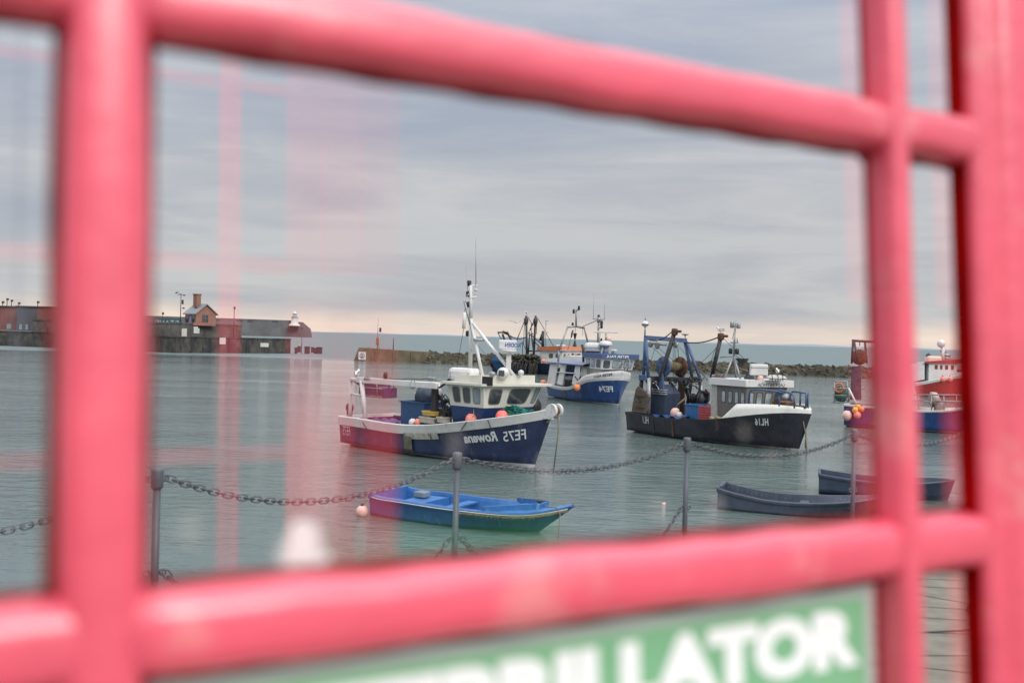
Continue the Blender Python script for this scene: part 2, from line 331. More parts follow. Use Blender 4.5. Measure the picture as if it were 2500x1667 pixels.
# ------------------------------------------------------------------ boats
def interp(pts, x):
    if x <= pts[0][0]: return pts[0][1]
    for (a, b), (c, d) in zip(pts, pts[1:]):
        if x <= c:
            k = (x-a)/(c-a); return b+(d-b)*k
    return pts[-1][1]
def smooth_pts(pts, n=3):
    out_ = [(pts[0][0]+(pts[-1][0]-pts[0][0])*i/40, 0) for i in range(41)]
    out_ = [(x, interp(pts, x)) for x, _ in out_]
    for _ in range(n): out_ = [out_[0]]+[(out_[i][0], (out_[i-1][1]+2*out_[i][1]+out_[i+1][1])/4) for i in range(1, 40)]+[out_[-1]]
    return out_
class Boat:
    """local frame: x to the bow along the water, y to the far side, z up from the water"""
    def __init__(s, name, sp, bp, bw, label, cat='fishing boat', group=None):
        a = onz(sp); b = onz(bp); v = b-a; d = v.length; s.L = math.sqrt(d*d-bw*bw)
        s.a = math.atan2(v.y, v.x)-math.atan2(bw, s.L)
        s.X = Vector((math.cos(s.a), math.sin(s.a), 0)); s.Y = Vector((-math.sin(s.a), math.cos(s.a), 0)); s.O = a+s.Y*bw; s.bw = bw
        s.root = empty(name, s.O, s.a, label, cat, group)
    def y(s, p, y):                       # where the sight line through p crosses the upright plane y = const
        d = ray(p); o = CAMP-s.O; t = (y-o.dot(s.Y))/d.dot(s.Y); q = o+d*t; return Vector((q.dot(s.X), y, q.z))
    def x(s, p, x):
        d = ray(p); o = CAMP-s.O; t = (x-o.dot(s.X))/d.dot(s.X); q = o+d*t; return Vector((x, q.dot(s.Y), q.z))
    def z(s, p, z):
        d = ray(p); o = CAMP-s.O; t = (z-o.z)/d.z; q = o+d*t; return Vector((q.dot(s.X), q.dot(s.Y), z))
    def world(s, q): return s.O+s.X*q[0]+s.Y*q[1]+Vector((0, 0, q[2]))
    def bs(s, t):
        f = 1-max(0, (t-s.mid)/(1-s.mid))**s.bexp; g = s.sternf+(1-s.sternf)*math.sin(min(1, t/s.mid)*PI/2); return s.Bm*f*g
    def bwl(s, t):
        f = 1-max(0, (t-s.mid*.8)/(1-s.mid*.8))**s.wexp; g = s.sternf+(1-s.sternf)*math.sin(min(1, t/s.mid)*PI/2); return s.bw*f*g/s.sternf
    def hull(s, sheer, Bm, bow, mats, band=.3, stripe=.1, bulw=.6, cap=.1, bexp=2.4, wexp=1.7, sternf=.9, mid=.45, draft=.5, proud=.04, deckmat=None, rake_stern=.0, bandmat=1, capmat=1, inmat=1, nst=30):
        s.Bm, s.bexp, s.wexp, s.sternf, s.mid = Bm, bexp, wexp, sternf, mid
        b = s.y(bow, 0); s.bx, s.bz = b.x, b.z
        sh = []
        for p in sheer:
            y = -Bm
            for _ in range(6):
                q = s.y(p, y); t = max(0, min(1, q.x/s.bx)); y = -s.bs(t)
            sh.append((max(0, q.x/s.bx), q.z))
        sh.append((1.0, s.bz)); sh.sort(); s.sh = smooth_pts(sh, 4)
        s.zs = lambda t: interp(s.sh, t)
        def P(t, z, side, off=0):
            zs = s.zs(t); k = max(0, min(1, z/zs)); xx = t*(s.L+(s.bx-s.L)*(z/s.bz if z > 0 else 0)) - rake_stern*k*(1-t)
            bw_ = s.bwl(t); y = bw_+(s.bs(t)-bw_)*k**1.25
            if z < 0: y = bw_*(.55)
            return Vector((xx, side*max(0, y+off if t < .999 else 0), z))
        s.P = P
        T = [1-(1-i/nst)**1.35 for i in range(nst+1)]
        outer, capr, inner = MB(), MB(), MB()
        for side in (-1, 1):
            rows, crow, irow = [], [], []
            for t in T:
                zs = s.zs(t); zb = zs-band
                lv = [-draft, -.02, stripe]+[stripe+(zb-stripe)*k/5 for k in range(1, 6)]
                rows.append([P(t, z, side) for z in lv])
                if band > .01:
                    crow.append([P(t, zb-.001, side), P(t, zb, side, proud), P(t, zb+band*.5, side, proud), P(t, zs, side, proud), P(t, zs+.025, side, proud*.4), P(t, zs+.025, side, -cap), P(t, zs-.06, side, -cap-.01)])
                else: crow.append([P(t, zs, side), P(t, zs+.02, side), P(t, zs+.02, side, -cap), P(t, zs-.05, side, -cap)])
                pe = P(t, max(.05, zs-bulw), side, -.07)
                pt_ = P(t, zs-.06 if band > .01 else zs-.05, side, -cap-.01 if band > .01 else -cap)
                pe.z = zs-bulw; pe.y = side*min(abs(pe.y), abs(pt_.y))
                irow.append([pt_, pe, Vector((pe.x, 0, pe.z))])
            outer.grid(rows, mfun=lambda i, k: 2 if k == 1 else 0)
            capr.grid(crow, smooth=False); inner.grid(irow, smooth=False, mfun=lambda i, k: 0 if k == 0 else 1)
        # transom
        zs = s.zs(0); lv = [-draft, -.02, stripe]+[stripe+(zs-stripe)*k/5 for k in range(1, 6)]
        outer.grid([[P(0, z, sd) for z in lv] for sd in (-1, 1)], smooth=False, mfun=lambda i, k: 2 if k == 1 else 0)
        wz = zs-.06
        o = P(0, zs+.025, 1, 0); a_ = P(0, zs+.025, -1, 0)
        capr.hexa([(a_.x-.03, a_.y, zs-max(band, .12)), (a_.x+cap, a_.y, zs-max(band, .12)), (a_.x+cap, o.y, zs-max(band, .12)), (a_.x-.03, o.y, zs-max(band, .12))],
                  [(a_.x-.03, a_.y, zs+.03), (a_.x+cap, a_.y, zs+.03), (a_.x+cap, o.y, zs+.03), (a_.x-.03, o.y, zs+.03)])
        inner.face([(cap+.01, (a_.y+cap)*.93, zs-bulw), (cap+.01, (o.y-cap)*.93, zs-bulw), (cap+.01, o.y-cap, zs-.1), (cap+.01, a_.y+cap, zs-.1)])
        hullm = outer
        s.h = hullm.build('hull', [mats[0], mats[0], mats[2]], s.root, weld=1e-4)
        s.g = capr.build('gunwale', mats[bandmat], s.root, weld=1e-4)
        s.d = inner.build('deck', [mats[inmat], deckmat or mats[1]], s.root, weld=1e-4)
        bm = bmesh.new(); bm.from_mesh(s.h.data); bm.from_mesh(s.g.data); s.bvh = BVHTree.FromBMesh(bm); bm.free()
        return s
    def onside(s, x, z, off=.015, side=-1):
        h = s.bvh.ray_cast(Vector((x, side*30, z)), Vector((0, -side, 0)))
        return Vector((x, (h[0].y if h[0] else side*s.Bm)+side*off, z))
    def lettering(s, txt, c0, c1, hgt, m, name='lettering', bold=.02, shear=0, parent=None, side=-1, space=1):
        """mirrored writing: starts at pixel c0 (the right end) and runs left to c1 (baseline corners); hgt in metres"""
        def yat(p):
            d = ray(p); o = CAMP-s.O; h = s.bvh.ray_cast(Vector((o.dot(s.X), o.dot(s.Y), o.z)), Vector((d.dot(s.X), d.dot(s.Y), d.z)))
            return h[0] if h[0] else s.y(p, -s.Bm*.6)
        return s.wrap(txt, yat(c0), yat(c1), hgt, m, name, bold, shear, parent or s.h, side, space)
    def wrap(s, txt, a, b, hgt, m, name='lettering', bold=.02, shear=0, parent=None, side=-1, space=1):
        e = b-a; n = Vector((e.y, -e.x, 0)).normalized()
        if n.y*side < 0: n = -n
        def fun(u, v):
            q = a+e*u+Vector((0, 0, hgt*v)); h = s.bvh.ray_cast(q+n*2.5, -n)
            return (h[0] if h[0] and (h[0]-q).length < 1.2 else q)+n*.03
        return text_obj(name, txt, fun, m, parent or s.h, bold, shear, space)
    def put(s, o, q, rz=0):
        o.location = s.world(q); o.rotation_euler = (0, 0, s.a+rz); return o
def house(bot, top, name, m, parent, k=8):
    mb = MB(); n = len(bot); B_ = [Vector(p) for p in bot]; T_ = [Vector(p) for p in top]
    mb.face(B_[::-1]); mb.face(T_)
    for i in range(n):
        a, b, c, d = B_[i], B_[(i+1) % n], T_[(i+1) % n], T_[i]
        mb.grid([[a.lerp(b, u/k).lerp(d.lerp(c, u/k), v/k) for u in range(k+1)] for v in range(k+1)], smooth=False)
    return mb.build(name, m, parent, weld=1e-4)
def window(bot, top, i, u0, u1, v0, v1, parent, glass, frame, w=.035, off=.012, skew=0, rnd=.25, name='window'):
    """window on side face i of the tapered block bot/top; u along the face, v up"""
    n = len(bot); a, b = Vector(bot[i]), Vector(bot[(i+1) % n]); c, d = Vector(top[(i+1) % n]), Vector(top[i])
    def P(u, v): return (a*(1-u)+b*u)*(1-v)+(d*(1-u)+c*u)*v
    cen = sum((Vector(p) for p in bot), Vector())/n
    nor = (b-a).cross(d-a).normalized()
    mid = P(.5, .5)
    if nor.dot(mid-cen) < 0: nor = -nor
    def ringp(sh, o):
        r = []; du = (u1-u0); dv = (v1-v0); lu = (b-a).length; lv = (d-a).length
        for k in range(20):
            th = 2*PI*(k+.5)/20; cx_, sy_ = math.cos(th), math.sin(th)
            ex = abs(cx_)**.35*(1 if cx_ > 0 else -1); ey = abs(sy_)**.35*(1 if sy_ > 0 else -1)
            uu = (u0+u1)/2+ex*(du/2-sh/lu)+skew*ey; vv = (v0+v1)/2+ey*(dv/2-sh/lv)
            r.append(P(uu, vv)+nor*o)
        return r
    fo, fi = ringp(0, off), ringp(w, off); bo, bi = ringp(-.004, .002), ringp(w, .004)
    mb = MB()
    for k in range(20):
        j = (k+1) % 20
        mb.face((fo[k], fo[j], fi[j], fi[k])); mb.face((bo[k], bo[j], fo[j], fo[k])); mb.face((fi[k], fi[j], bi[j], bi[k]))
    o = mb.build(name, frame, parent)
    g = MB(); g.face(ringp(w*.6, .006)); g.build('pane', glass, o)
    return o
def arc(c, r, a0, a1, n, ax=(1, 0, 0), ay=(0, 0, 1)):
    c, ax, ay = Vector(c), Vector(ax), Vector(ay)
    return [c+ax*(r*math.cos(a0+(a1-a0)*k/n))+ay*(r*math.sin(a0+(a1-a0)*k/n)) for k in range(n+1)]
def sag(a, b, s, n=14):
    a, b = Vector(a), Vector(b); return [a.lerp(b, k/n)-Vector((0, 0, s*4*(k/n)*(1-k/n))) for k in range(n+1)]
def buoy_obj(name, r, m, label, cat='buoy', loc=(0, 0, 0), group=None, squash=1.1):
    o = empty(name, loc, 0, label, cat, group)
    MB().ball((0, 0, r*squash), (r, r, r*squash)).build('float', m, o)
    MB().lathe((0, 0, r*squash*1.93), [(r*.28, 0), (r*.25, r*.25), (r*.12, r*.3), (r*.1, r*.42)], n=10).build('eye', BLACK, o)
    return o
def gull(loc, rz, label, group='seagulls in the harbour', sc_=1.0):
    o = empty('seagull', loc, rz, label, 'seagull', group)
    b = MB()
    prof = [(.012, -.02), (.05, .04), (.085, .12), (.095, .20), (.08, .30), (.045, .40), (.02, .47), (.008, .52)]
    R_ = Matrix.Rotation(-.15, 3, 'Y')
    b.lathe((.22*sc_, 0, .17*sc_), [(r*sc_, h*sc_) for r, h in prof], n=12, axis=R_ @ Vector((-1, 0, .05)))
    b.ball((.22*sc_, 0, .265*sc_), (.055*sc_, .048*sc_, .052*sc_), seg=10)
    b.tube([(.15*sc_, 0, .19*sc_), (.2*sc_, 0, .25*sc_)], [.07*sc_, .045*sc_], n=10)
    b.build('body', GULLW, o)
    w_ = MB()
    for sd in (-1, 1): w_.ball((-.02*sc_, sd*.068*sc_, .19*sc_), (.2*sc_, .03*sc_, .06*sc_), seg=10)
    w_.build('wings', GULLG, o)
    MB().tube([(.265*sc_, 0, .262*sc_), (.32*sc_, 0, .25*sc_)], [.013*sc_, .004], n=6).build('beak', YELC, o)
    for sd in (-1, 1): MB().tube([(.03*sc_, sd*.03*sc_, .11*sc_), (.03*sc_, sd*.03*sc_, 0)], .008*sc_, n=5).build('leg', PINKB, o)
    return o
def dipbox(w_, d_, h_, t_, m, name, parent=None, ribs=0, taper=.9, rim=.03):
    """open tub with a thick wall, a rim and optional ribs, origin at base centre"""
    b = MB(); k = taper
    def rect(f, z, ins=0): return [Vector((sx*(w_/2*f-ins), sy*(d_/2*f-ins), z)) for sx, sy in ((-1, -1), (1, -1), (1, 1), (-1, 1))]
    rings = [rect(k, 0), rect(1, h_-.05), rect(1, h_-.05, -rim), rect(1, h_, -rim), rect(1, h_, t_), rect(k, .04, t_)]
    vv = [[b.b.verts.new(p) for p in r] for r in rings]
    for q, w2 in zip(vv, vv[1:]):
        for i in range(4): b.b.faces.new((q[i], q[(i+1) % 4], w2[(i+1) % 4], w2[i]))
    b.b.faces.new(vv[0][::-1]); b.b.faces.new(vv[-1])
    for i in range(ribs):
        z = h_*(i+1)/(ribs+1)-.02; f = k+(1-k)*z/h_
        for sy in (-1, 1): b.box((0, sy*(d_/2*f+.008), z), (w_*f, .016, .018))
        for sx in (-1, 1): b.box((sx*(w_/2*f+.008), 0, z), (.016, d_*f, .018))
    return b.build(name, m, parent)

# ================================================================== THE SETTING
def water_mat():
    m = bpy.data.materials.new('harbour_water'); m.use_nodes = True; t = m.node_tree; b = t.nodes['Principled BSDF']
    tcn = t.nodes.new('ShaderNodeTexCoord'); L = t.links.new
    b.inputs['Base Color'].default_value = (.045, .105, .11, 1); b.inputs['Roughness'].default_value = .06; b.inputs['IOR'].default_value = 1.33; b.inputs['Specular IOR Level'].default_value = .5
    n0 = t.nodes.new('ShaderNodeTexNoise'); n0.inputs['Scale'].default_value = .03; n0.inputs['Detail'].default_value = 3; L(tcn.outputs['Object'], n0.inputs[0])
    r = t.nodes.new('ShaderNodeValToRGB'); r.color_ramp.elements[0].position = .4; r.color_ramp.elements[1].position = .62
    r.color_ramp.elements[0].color = (.078, .116, .112, 1); r.color_ramp.elements[1].color = (.115, .152, .145, 1); L(n0.outputs[0], r.inputs[0])
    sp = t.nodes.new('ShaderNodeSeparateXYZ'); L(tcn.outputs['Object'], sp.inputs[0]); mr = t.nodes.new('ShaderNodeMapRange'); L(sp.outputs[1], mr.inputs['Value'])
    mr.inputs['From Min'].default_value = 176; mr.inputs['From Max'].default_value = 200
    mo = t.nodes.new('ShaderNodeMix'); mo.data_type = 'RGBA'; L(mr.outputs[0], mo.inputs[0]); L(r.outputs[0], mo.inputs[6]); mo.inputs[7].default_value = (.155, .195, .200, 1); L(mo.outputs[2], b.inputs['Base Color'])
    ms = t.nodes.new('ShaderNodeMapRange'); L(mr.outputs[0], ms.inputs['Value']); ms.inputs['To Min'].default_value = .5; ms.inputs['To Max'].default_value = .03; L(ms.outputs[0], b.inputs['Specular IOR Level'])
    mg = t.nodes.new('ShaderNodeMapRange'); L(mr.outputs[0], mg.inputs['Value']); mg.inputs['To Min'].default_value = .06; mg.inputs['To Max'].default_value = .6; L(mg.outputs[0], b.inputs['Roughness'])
    h = None
    for scl, st, strch in ((.9, .05, (1, 2.2, 1)), (3.2, .022, (1, 2.4, 1)), (.22, .06, (1, 1.8, 1))):
        mp = t.nodes.new('ShaderNodeMapping'); mp.inputs['Scale'].default_value = strch; mp.inputs['Rotation'].default_value = (0, 0, .25); L(tcn.outputs['Object'], mp.inputs[0])
        n = t.nodes.new('ShaderNodeTexNoise'); n.inputs['Scale'].default_value = scl; n.inputs['Detail'].default_value = 4; n.inputs['Distortion'].default_value = .6; L(mp.outputs[0], n.inputs[0])
        ml = t.nodes.new('ShaderNodeMath'); ml.operation = 'MULTIPLY'; ml.inputs[1].default_value = st; L(n.outputs[0], ml.inputs[0])
        if h is None: h = ml.outputs[0]
        else:
            ad = t.nodes.new('ShaderNodeMath'); ad.operation = 'ADD'; L(h, ad.inputs[0]); L(ml.outputs[0], ad.inputs[1]); h = ad.outputs[0]
    nl = t.nodes.new('ShaderNodeTexNoise'); nl.inputs['Scale'].default_value = .055; nl.inputs['Detail'].default_value = 3; mpl = t.nodes.new('ShaderNodeMapping'); mpl.inputs['Scale'].default_value = (.6, 1.6, 1); mpl.inputs['Rotation'].default_value = (0, 0, .35); L(tcn.outputs['Object'], mpl.inputs[0]); L(mpl.outputs[0], nl.inputs[0])
    ml2 = t.nodes.new('ShaderNodeMapRange'); ml2.inputs['From Min'].default_value = .35; ml2.inputs['From Max'].default_value = .65; ml2.inputs['To Min'].default_value = .35; ml2.inputs['To Max'].default_value = 1.5; L(nl.outputs[0], ml2.inputs['Value'])
    mh = t.nodes.new('ShaderNodeMath'); mh.operation = 'MULTIPLY'; L(h, mh.inputs[0]); L(ml2.outputs[0], mh.inputs[1]); h = mh.outputs[0]
    bp = t.nodes.new('ShaderNodeBump'); bp.inputs['Strength'].default_value = 1; bp.inputs['Distance'].default_value = 1.4; L(h, bp.inputs['Height']); L(bp.outputs[0], b.inputs['Normal'])
    return m
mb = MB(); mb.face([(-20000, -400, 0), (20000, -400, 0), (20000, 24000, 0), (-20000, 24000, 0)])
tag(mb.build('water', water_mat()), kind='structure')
mb = MB(); mb.face([(-20000, -400, -6), (20000, -400, -6), (20000, 24000, -6), (-20000, 24000, -6)]); tag(mb.build('seabed', mat('seabed_mud', (.05, .06, .05), .9)), kind='structure')
# distant coast: low hills with depth
mb = MB()
for x0, x1, hh in ((-2300, 900, 12), (1500, 5200, 22), (5600, 9000, 16)):
    rows = []
    for i in range(41):
        x = x0+(x1-x0)*i/40; e = math.sin(PI*i/40)**.5; z = hh*e*(.75+.25*math.sin(i*.7+x0)); rows.append([(x, 9000, -2), (x, 9050, z*.8), (x, 9300, z), (x, 9900, z*.6), (x, 10200, -2)])
    mb.grid(rows)
tag(mb.build('hills', FARH), kind='structure')
# quay the photographer and the kiosk stand on
QZ = EYE-1.65
POSTS = [onz(p, QZ+1.0) for p in ((385, 1143), (1117, 1104), (1678, 1068), (2087, 1048))]
d1 = (POSTS[3]-POSTS[0]); d1.z = 0; d1.normalize(); n1_ = Vector((-d1.y, d1.x, 0))
p0 = POSTS[0]-d1*1.75; p0.z = QZ+1; p5 = POSTS[3]+d1*1.85; POSTS = [p0]+POSTS+[p5]
def pave_mat():
    m = bpy.data.materials.new('quay_paving'); m.use_nodes = True; t = m.node_tree; b = t.nodes['Principled BSDF']; L = t.links.new
    tcn = t.nodes.new('ShaderNodeTexCoord'); mp = t.nodes.new('ShaderNodeMapping'); mp.inputs['Scale'].default_value = (1.3, 2.6, 1); mp.inputs['Rotation'].default_value = (0, 0, -.3)
    L(tcn.outputs['Object'], mp.inputs[0])
    v = t.nodes.new('ShaderNodeTexVoronoi'); v.feature = 'DISTANCE_TO_EDGE'; v.inputs['Scale'].default_value = 1.1; L(mp.outputs[0], v.inputs[0])
    r = t.nodes.new('ShaderNodeValToRGB'); r.color_ramp.elements[0].position = .012; r.color_ramp.elements[1].position = .03
    r.color_ramp.elements[0].color = (.035, .033, .025, 1); r.color_ramp.elements[1].color = (1, 1, 1, 1); L(v.outputs[0], r.inputs[0])
    n = t.nodes.new('ShaderNodeTexNoise'); n.inputs['Scale'].default_value = 6; n.inputs['Detail'].default_value = 8; L(tcn.outputs['Object'], n.inputs[0])
    r2 = t.nodes.new('ShaderNodeValToRGB'); r2.color_ramp.elements[0].position = .3; r2.color_ramp.elements[1].position = .7
    r2.color_ramp.elements[0].color = (.12, .11, .085, 1); r2.color_ramp.elements[1].color = (.20, .185, .15, 1); L(n.outputs[0], r2.inputs[0])
    mm = t.nodes.new('ShaderNodeMix'); mm.data_type = 'RGBA'; mm.blend_type = 'MULTIPLY'; mm.inputs[0].default_value = 1; L(r.outputs[0], mm.inputs[6]); L(r2.outputs[0], mm.inputs[7]); L(mm.outputs[2], b.inputs['Base Color'])
    b.inputs['Roughness'].default_value = .75
    bp = t.nodes.new('ShaderNodeBump'); bp.inputs['Strength'].default_value = .6; bp.inputs['Distance'].default_value = .02; L(mm.outputs[2], bp.inputs['Height']); L(bp.outputs[0], b.inputs['Normal'])
    return m
q0 = POSTS[1]+n1_*.22
def Q(a, b, z): return (q0.x+d1.x*a+n1_.x*b, q0.y+d1.y*a+n1_.y*b, z)
mb = MB(); mb.hexa([Q(-40, -25, -5.9), Q(60, -25, -5.9), Q(60, 0, -5.9), Q(-40, 0, -5.9)], [Q(-40, -25, QZ-.004), Q(60, -25, QZ-.004), Q(60, 0, QZ-.004), Q(-40, 0, QZ-.004)])
tag(mb.build('quay_ground', pave_mat()), kind='structure')
# ------------------------------------------------------------------ posts and chains
def post():
    o = empty('barrier_post', (0, 0, 0))
    MB().lathe((0, 0, 0), [(.017, 0), (.017, .92)], n=16).build('shaft', POSTM, o)
    MB().lathe((0, 0, .905), [(.018, 0), (.026, .006), (.027, .02), (.027, .085), (.024, .094), (.01, .097)], n=20).build('cap', POSTM, o)
    MB().lathe((0, 0, 0), [(.05, 0), (.05, .012), (.02, .02)], n=16).build('foot_plate', POSTM, o)
    for z in (.955, .52):
        for sd in (-1, 1): MB().tube(arc((sd*.036, 0, z), .014, 0, 2*PI*15/16, 15), .0045, n=6, closed=True).build('eye_ring', CHAINM, o)
    return o
pl = ['first barrier post, out of line to the left of the wide left glazing bar', 'grey barrier post at the left edge of the main pane, chain on its right',
      'grey barrier post standing in front of the navy boat and behind the blue dinghy', 'grey barrier post standing in front of the black trawler bow half', 'grey barrier post at the right edge of the main pane, before a boat stern', 'barrier post hidden behind the right glazing bar']
pp = post()
for i, P_ in enumerate(POSTS):
    o = pp if i == 0 else copy_tree(pp)
    o.location = (P_.x, P_.y, QZ); o.rotation_euler = (0, 0, math.atan2(d1.y, d1.x)); tag(o, pl[i], 'post', 'grey posts along the quay edge')
def chain(a, b, sg, label):
    pts = sag(a, b, sg, 60); Ls = [0]
    for p, q in zip(pts, pts[1:]): Ls.append(Ls[-1]+(q-p).length)
    pitch_ = .036; nlk = int(Ls[-1]/pitch_); mb = MB()
    def atl(l):
        for i in range(len(Ls)-1):
            if l <= Ls[i+1]: return pts[i].lerp(pts[i+1], (l-Ls[i])/(Ls[i+1]-Ls[i]))
        return pts[-1].copy()
    for k in range(nlk):
        c = atl((k+.5)*Ls[-1]/nlk); t = (atl(min(Ls[-1], (k+.6)*Ls[-1]/nlk))-atl(max(0, (k+.4)*Ls[-1]/nlk))).normalized()
        side = t.cross(Vector((0, 0, 1))).normalized(); up = side.cross(t)
        a_ = (.25 if k % 2 else 1.32)+random.uniform(-.15, .15); wv = side*math.cos(a_)+up*math.sin(a_)
        ring = []
        for j in range(14):
            th = 2*PI*j/14; cx_ = math.cos(th); ring.append(c+t*(.0175*cx_+(.0095 if cx_ > 0 else -.0095))+wv*(.0155*math.sin(th)))
        mb.tube(ring, .0038, n=6, closed=True)
    return tag(mb.build('barrier_chain', CHAINM, weld=0), label, 'chain', 'chains strung between the quay posts')
cl_ = ['chain seen through the narrow left pane, rising to the right', 'upper chain sagging between the left post and the middle post, over the dinghy stern', 'upper chain sagging between the middle post and the post under the trawler',
       'upper chain sagging below the black trawler bow to the rightmost visible post', 'upper chain seen through the narrow right pane below the blue hull']
for i in range(5):
    a, b = POSTS[i], POSTS[i+1]
    chain(a+d1*.045-Vector((0, 0, .045)), b-d1*.045-Vector((0, 0, .045)), [.2, .165, .115, .125, .12][i], cl_[i])
    if i in (1, 2): chain(a+d1*.045-Vector((0, 0, .48)), b-d1*.045-Vector((0, 0, .48)), .5, 'lower chain hanging from the foot of the middle post towards the %s' % ('left' if i == 1 else 'right'))
# ------------------------------------------------------------------ red telephone kiosk
es = Vector((4426, -97, -2434)).normalized(); et = Vector((301, 38000, -2434)).normalized(); en = es.cross(et).normalized(); et = en.cross(es)
KO = Vector(((366-CX)/F*.37, 0, -.37))
KM = Matrix(((es.x, et.x, en.x, KO.x), (es.y, et.y, en.y, KO.y), (es.z, et.z, en.z, KO.z), (0, 0, 0, 1)))
kiosk = empty('telephone_kiosk', label='red telephone kiosk whose glazing bars frame the harbour view', cat='telephone box'); kiosk.matrix_world = CM @ KM
def KP(px, py, n=0.0):
    d = Vector(((px-CX)/F, (CY-py)/F, -1)); t = (n+en.dot(KO))/en.dot(d); q = d*t-KO; return q.dot(es), q.dot(et)
def barprof(w_, h, n=20, back=.003, p=3.2):
    r = [(-w_/2, -back)]
    for k in range(n+1):
        th = PI-PI*k/n; c, s_ = math.cos(th), math.sin(th); r.append(((abs(c)**(2/p))*(1 if c > 0 else -1)*w_/2, (abs(s_)**(2/p))*h))
    return r+[(w_/2, -back)]
def bar(c, a, b, w_, h, vertical, name='glazing_bar', m=RED, parent=kiosk):
    prof = barprof(w_, h); mb = MB(); k = 24
    rows = []
    for i in range(k+1):
        l = a+(b-a)*i/k; wob = .0005*math.sin(l*31+c*40)+.0003*math.sin(l*97+c*90); wd = 1+.035*math.sin(l*53+c*70)+.025*math.sin(l*131)
        rows.append([(c+x*wd+wob, l, z) if vertical else (l, c+x*wd+wob, z) for x, z in prof])
    mb.grid(rows); mb.face(rows[0]); mb.face(rows[-1]); o = mb.build(name, m, parent)
    if h > .0126 or not vertical:
        g = MB(); e = w_/2+.0034; z = .0004
        g.grid([[(c-e+.0006*math.sin((a+(b-a)*i/k)*120+c*50), a+(b-a)*i/k, z) if vertical else (a+(b-a)*i/k, c-e+.0006*math.sin((a+(b-a)*i/k)*120+c*50), z), (c+e, a+(b-a)*i/k, z) if vertical else (a+(b-a)*i/k, c+e, z)] for i in range(k+1)], smooth=False)
        g.build('putty_line', PUTTY, o)
    return o
sL0, sL1 = KP(140, 833)[0], KP(366, 833, .015)[0]
sR0, sR1 = KP(2128, 833)[0], KP(2238, 833, .015)[0]
tl1 = (KP(500, 1411)[1]+KP(1600, 1307.5)[1])/2; tl0 = (KP(638, 1626, .017)[1]+KP(2136, 1387, .017)[1])/2
tu0 = (KP(600, 137)[1]+KP(1600, 292)[1])/2; tu1 = (KP(1100, 14, .016)[1]+KP(2126, 239, .016)[1])/2
tl1 -= .002; tl0 -= .0055
pit = (tu0+tu1)/2-(tl0+tl1)/2; barw = ((tl1-tl0)+(tu1-tu0))/2
print('kiosk', sL0, sL1, sR0, sR1, tl0, tl1, tu0, tu1, pit, barw)
TB, TT = -1.62, .75
bar((sL0+sL1)/2, TB+.5, TT, sL1-sL0, .0182, True); bar((sR0+sR1)/2, TB+.5, TT, sR1-sR0, .0182, True)
sJ = KP(2336, 833, .001)[0]; sJL = sL0-(sJ-sR1)-.004
hts = [(tu0+tu1)/2+pit*k for k in range(-6, 4)]
hts[6] = (tu0+tu1)/2; hts[5] = (tl0+tl1)/2
for c in hts:
    for a, b in ((sJL, sL0+.004), (sL1-.004, sR0+.003), (sR1-.003, sJ+.004)):
        w_ = (tu1-tu0) if c == hts[6] else (tl1-tl0) if c == hts[5] else barw
        bar(c, a-.006, b+.006, w_, .0170, False)
# fillets where bars cross
for c in hts[4:8]:
    for cc, ww in (((sL0+sL1)/2, sL1-sL0), ((sR0+sR1)/2, sR1-sR0)):
        mb = MB(); mb.ball((cc, c, 0), (ww*.62, barw*.72, .0172), seg=20); mb.build('bar_joint', RED, kiosk)
# right and left stiles with a rounded bead, and the corner posts
def stile(s0, dirn, parent=kiosk):
    prof = [(0, .001), (0, .012), (.002, .0165), (.007, .019), (.012, .017), (.016, .013), (.021, .0125), (.024, .016), (.030, .020), (.075, .021), (.078, .017), (.080, .012), (.084, .012), (.086, .030), (.092, .036), (.16, .036), (.165, .03), (.165, -.06)]
    mb = MB(); mb.grid([[(s0+dirn*x, t, n) for x, n in prof] for t in [TB+(TT-TB)*i/30 for i in range(31)]])
    return mb.build('door_stile', RED, parent)
stile(sJ, 1); stile(sJL, -1)
mb = MB(); mb.box(((sJ+sJL)/2, TB+.25, -.005), (sJ-sJL+.02, .5, .035), bev=.004); mb.build('lower_panel', RED, kiosk)
# inner reveal right of the narrow pane, its shade painted as darker red
mb = MB(); mb.box((sJ-.0006, (TB+TT)/2, .0062), (.0015, TT-TB, .0110)); mb.build('inner_reveal', DKRED, kiosk)
for k in range(4, 8):
    for a, b in ((sJL, sL0), (sL1, sR0), (sR1, sJ)):
        mb = MB(); mb.box(((a+b)/2, (hts[k]+hts[k+1])/2, -.0065), (b-a+.016, pit-barw*.4, .003)); mb.build('pane', PANE, kiosk)
# green emergency sign on the pane under the view
st1 = tl0-.0035; st0 = st1-.155; sg0, sg1 = sL1+.004, sR0-.004
sign = MB().box(((sg0+sg1)/2, (st0+st1)/2, -.003), (sg1-sg0, st1-st0, .003)).build('defibrillator_sign', GREYS, kiosk)
tag(sign, 'green sign with white capital letters and a pale grey border')
MB().box(((sg0+sg1)/2-.002, (st0+st1)/2-.004, -.0008), (sg1-sg0-.010, st1-st0-.0045, .0012)).build('green_field', GREENS, sign)
tR = KP(2092, 1478)[1]; tRb = KP(2092, 1622)[1]; sRt = KP(2096, 1550)[0]; sA = KP(800+1518*.5952, 1600)[0]
pitl = (sRt-sA)/4.0; W_ = pitl*12.35
text_obj('lettering', 'DEFIBRILLATOR', lambda u, v: (sRt-W_*(1-u), tRb+(tR-tRb)*v, .0004+0*u), SIGNW, sign, bold=.07, space=1.02)
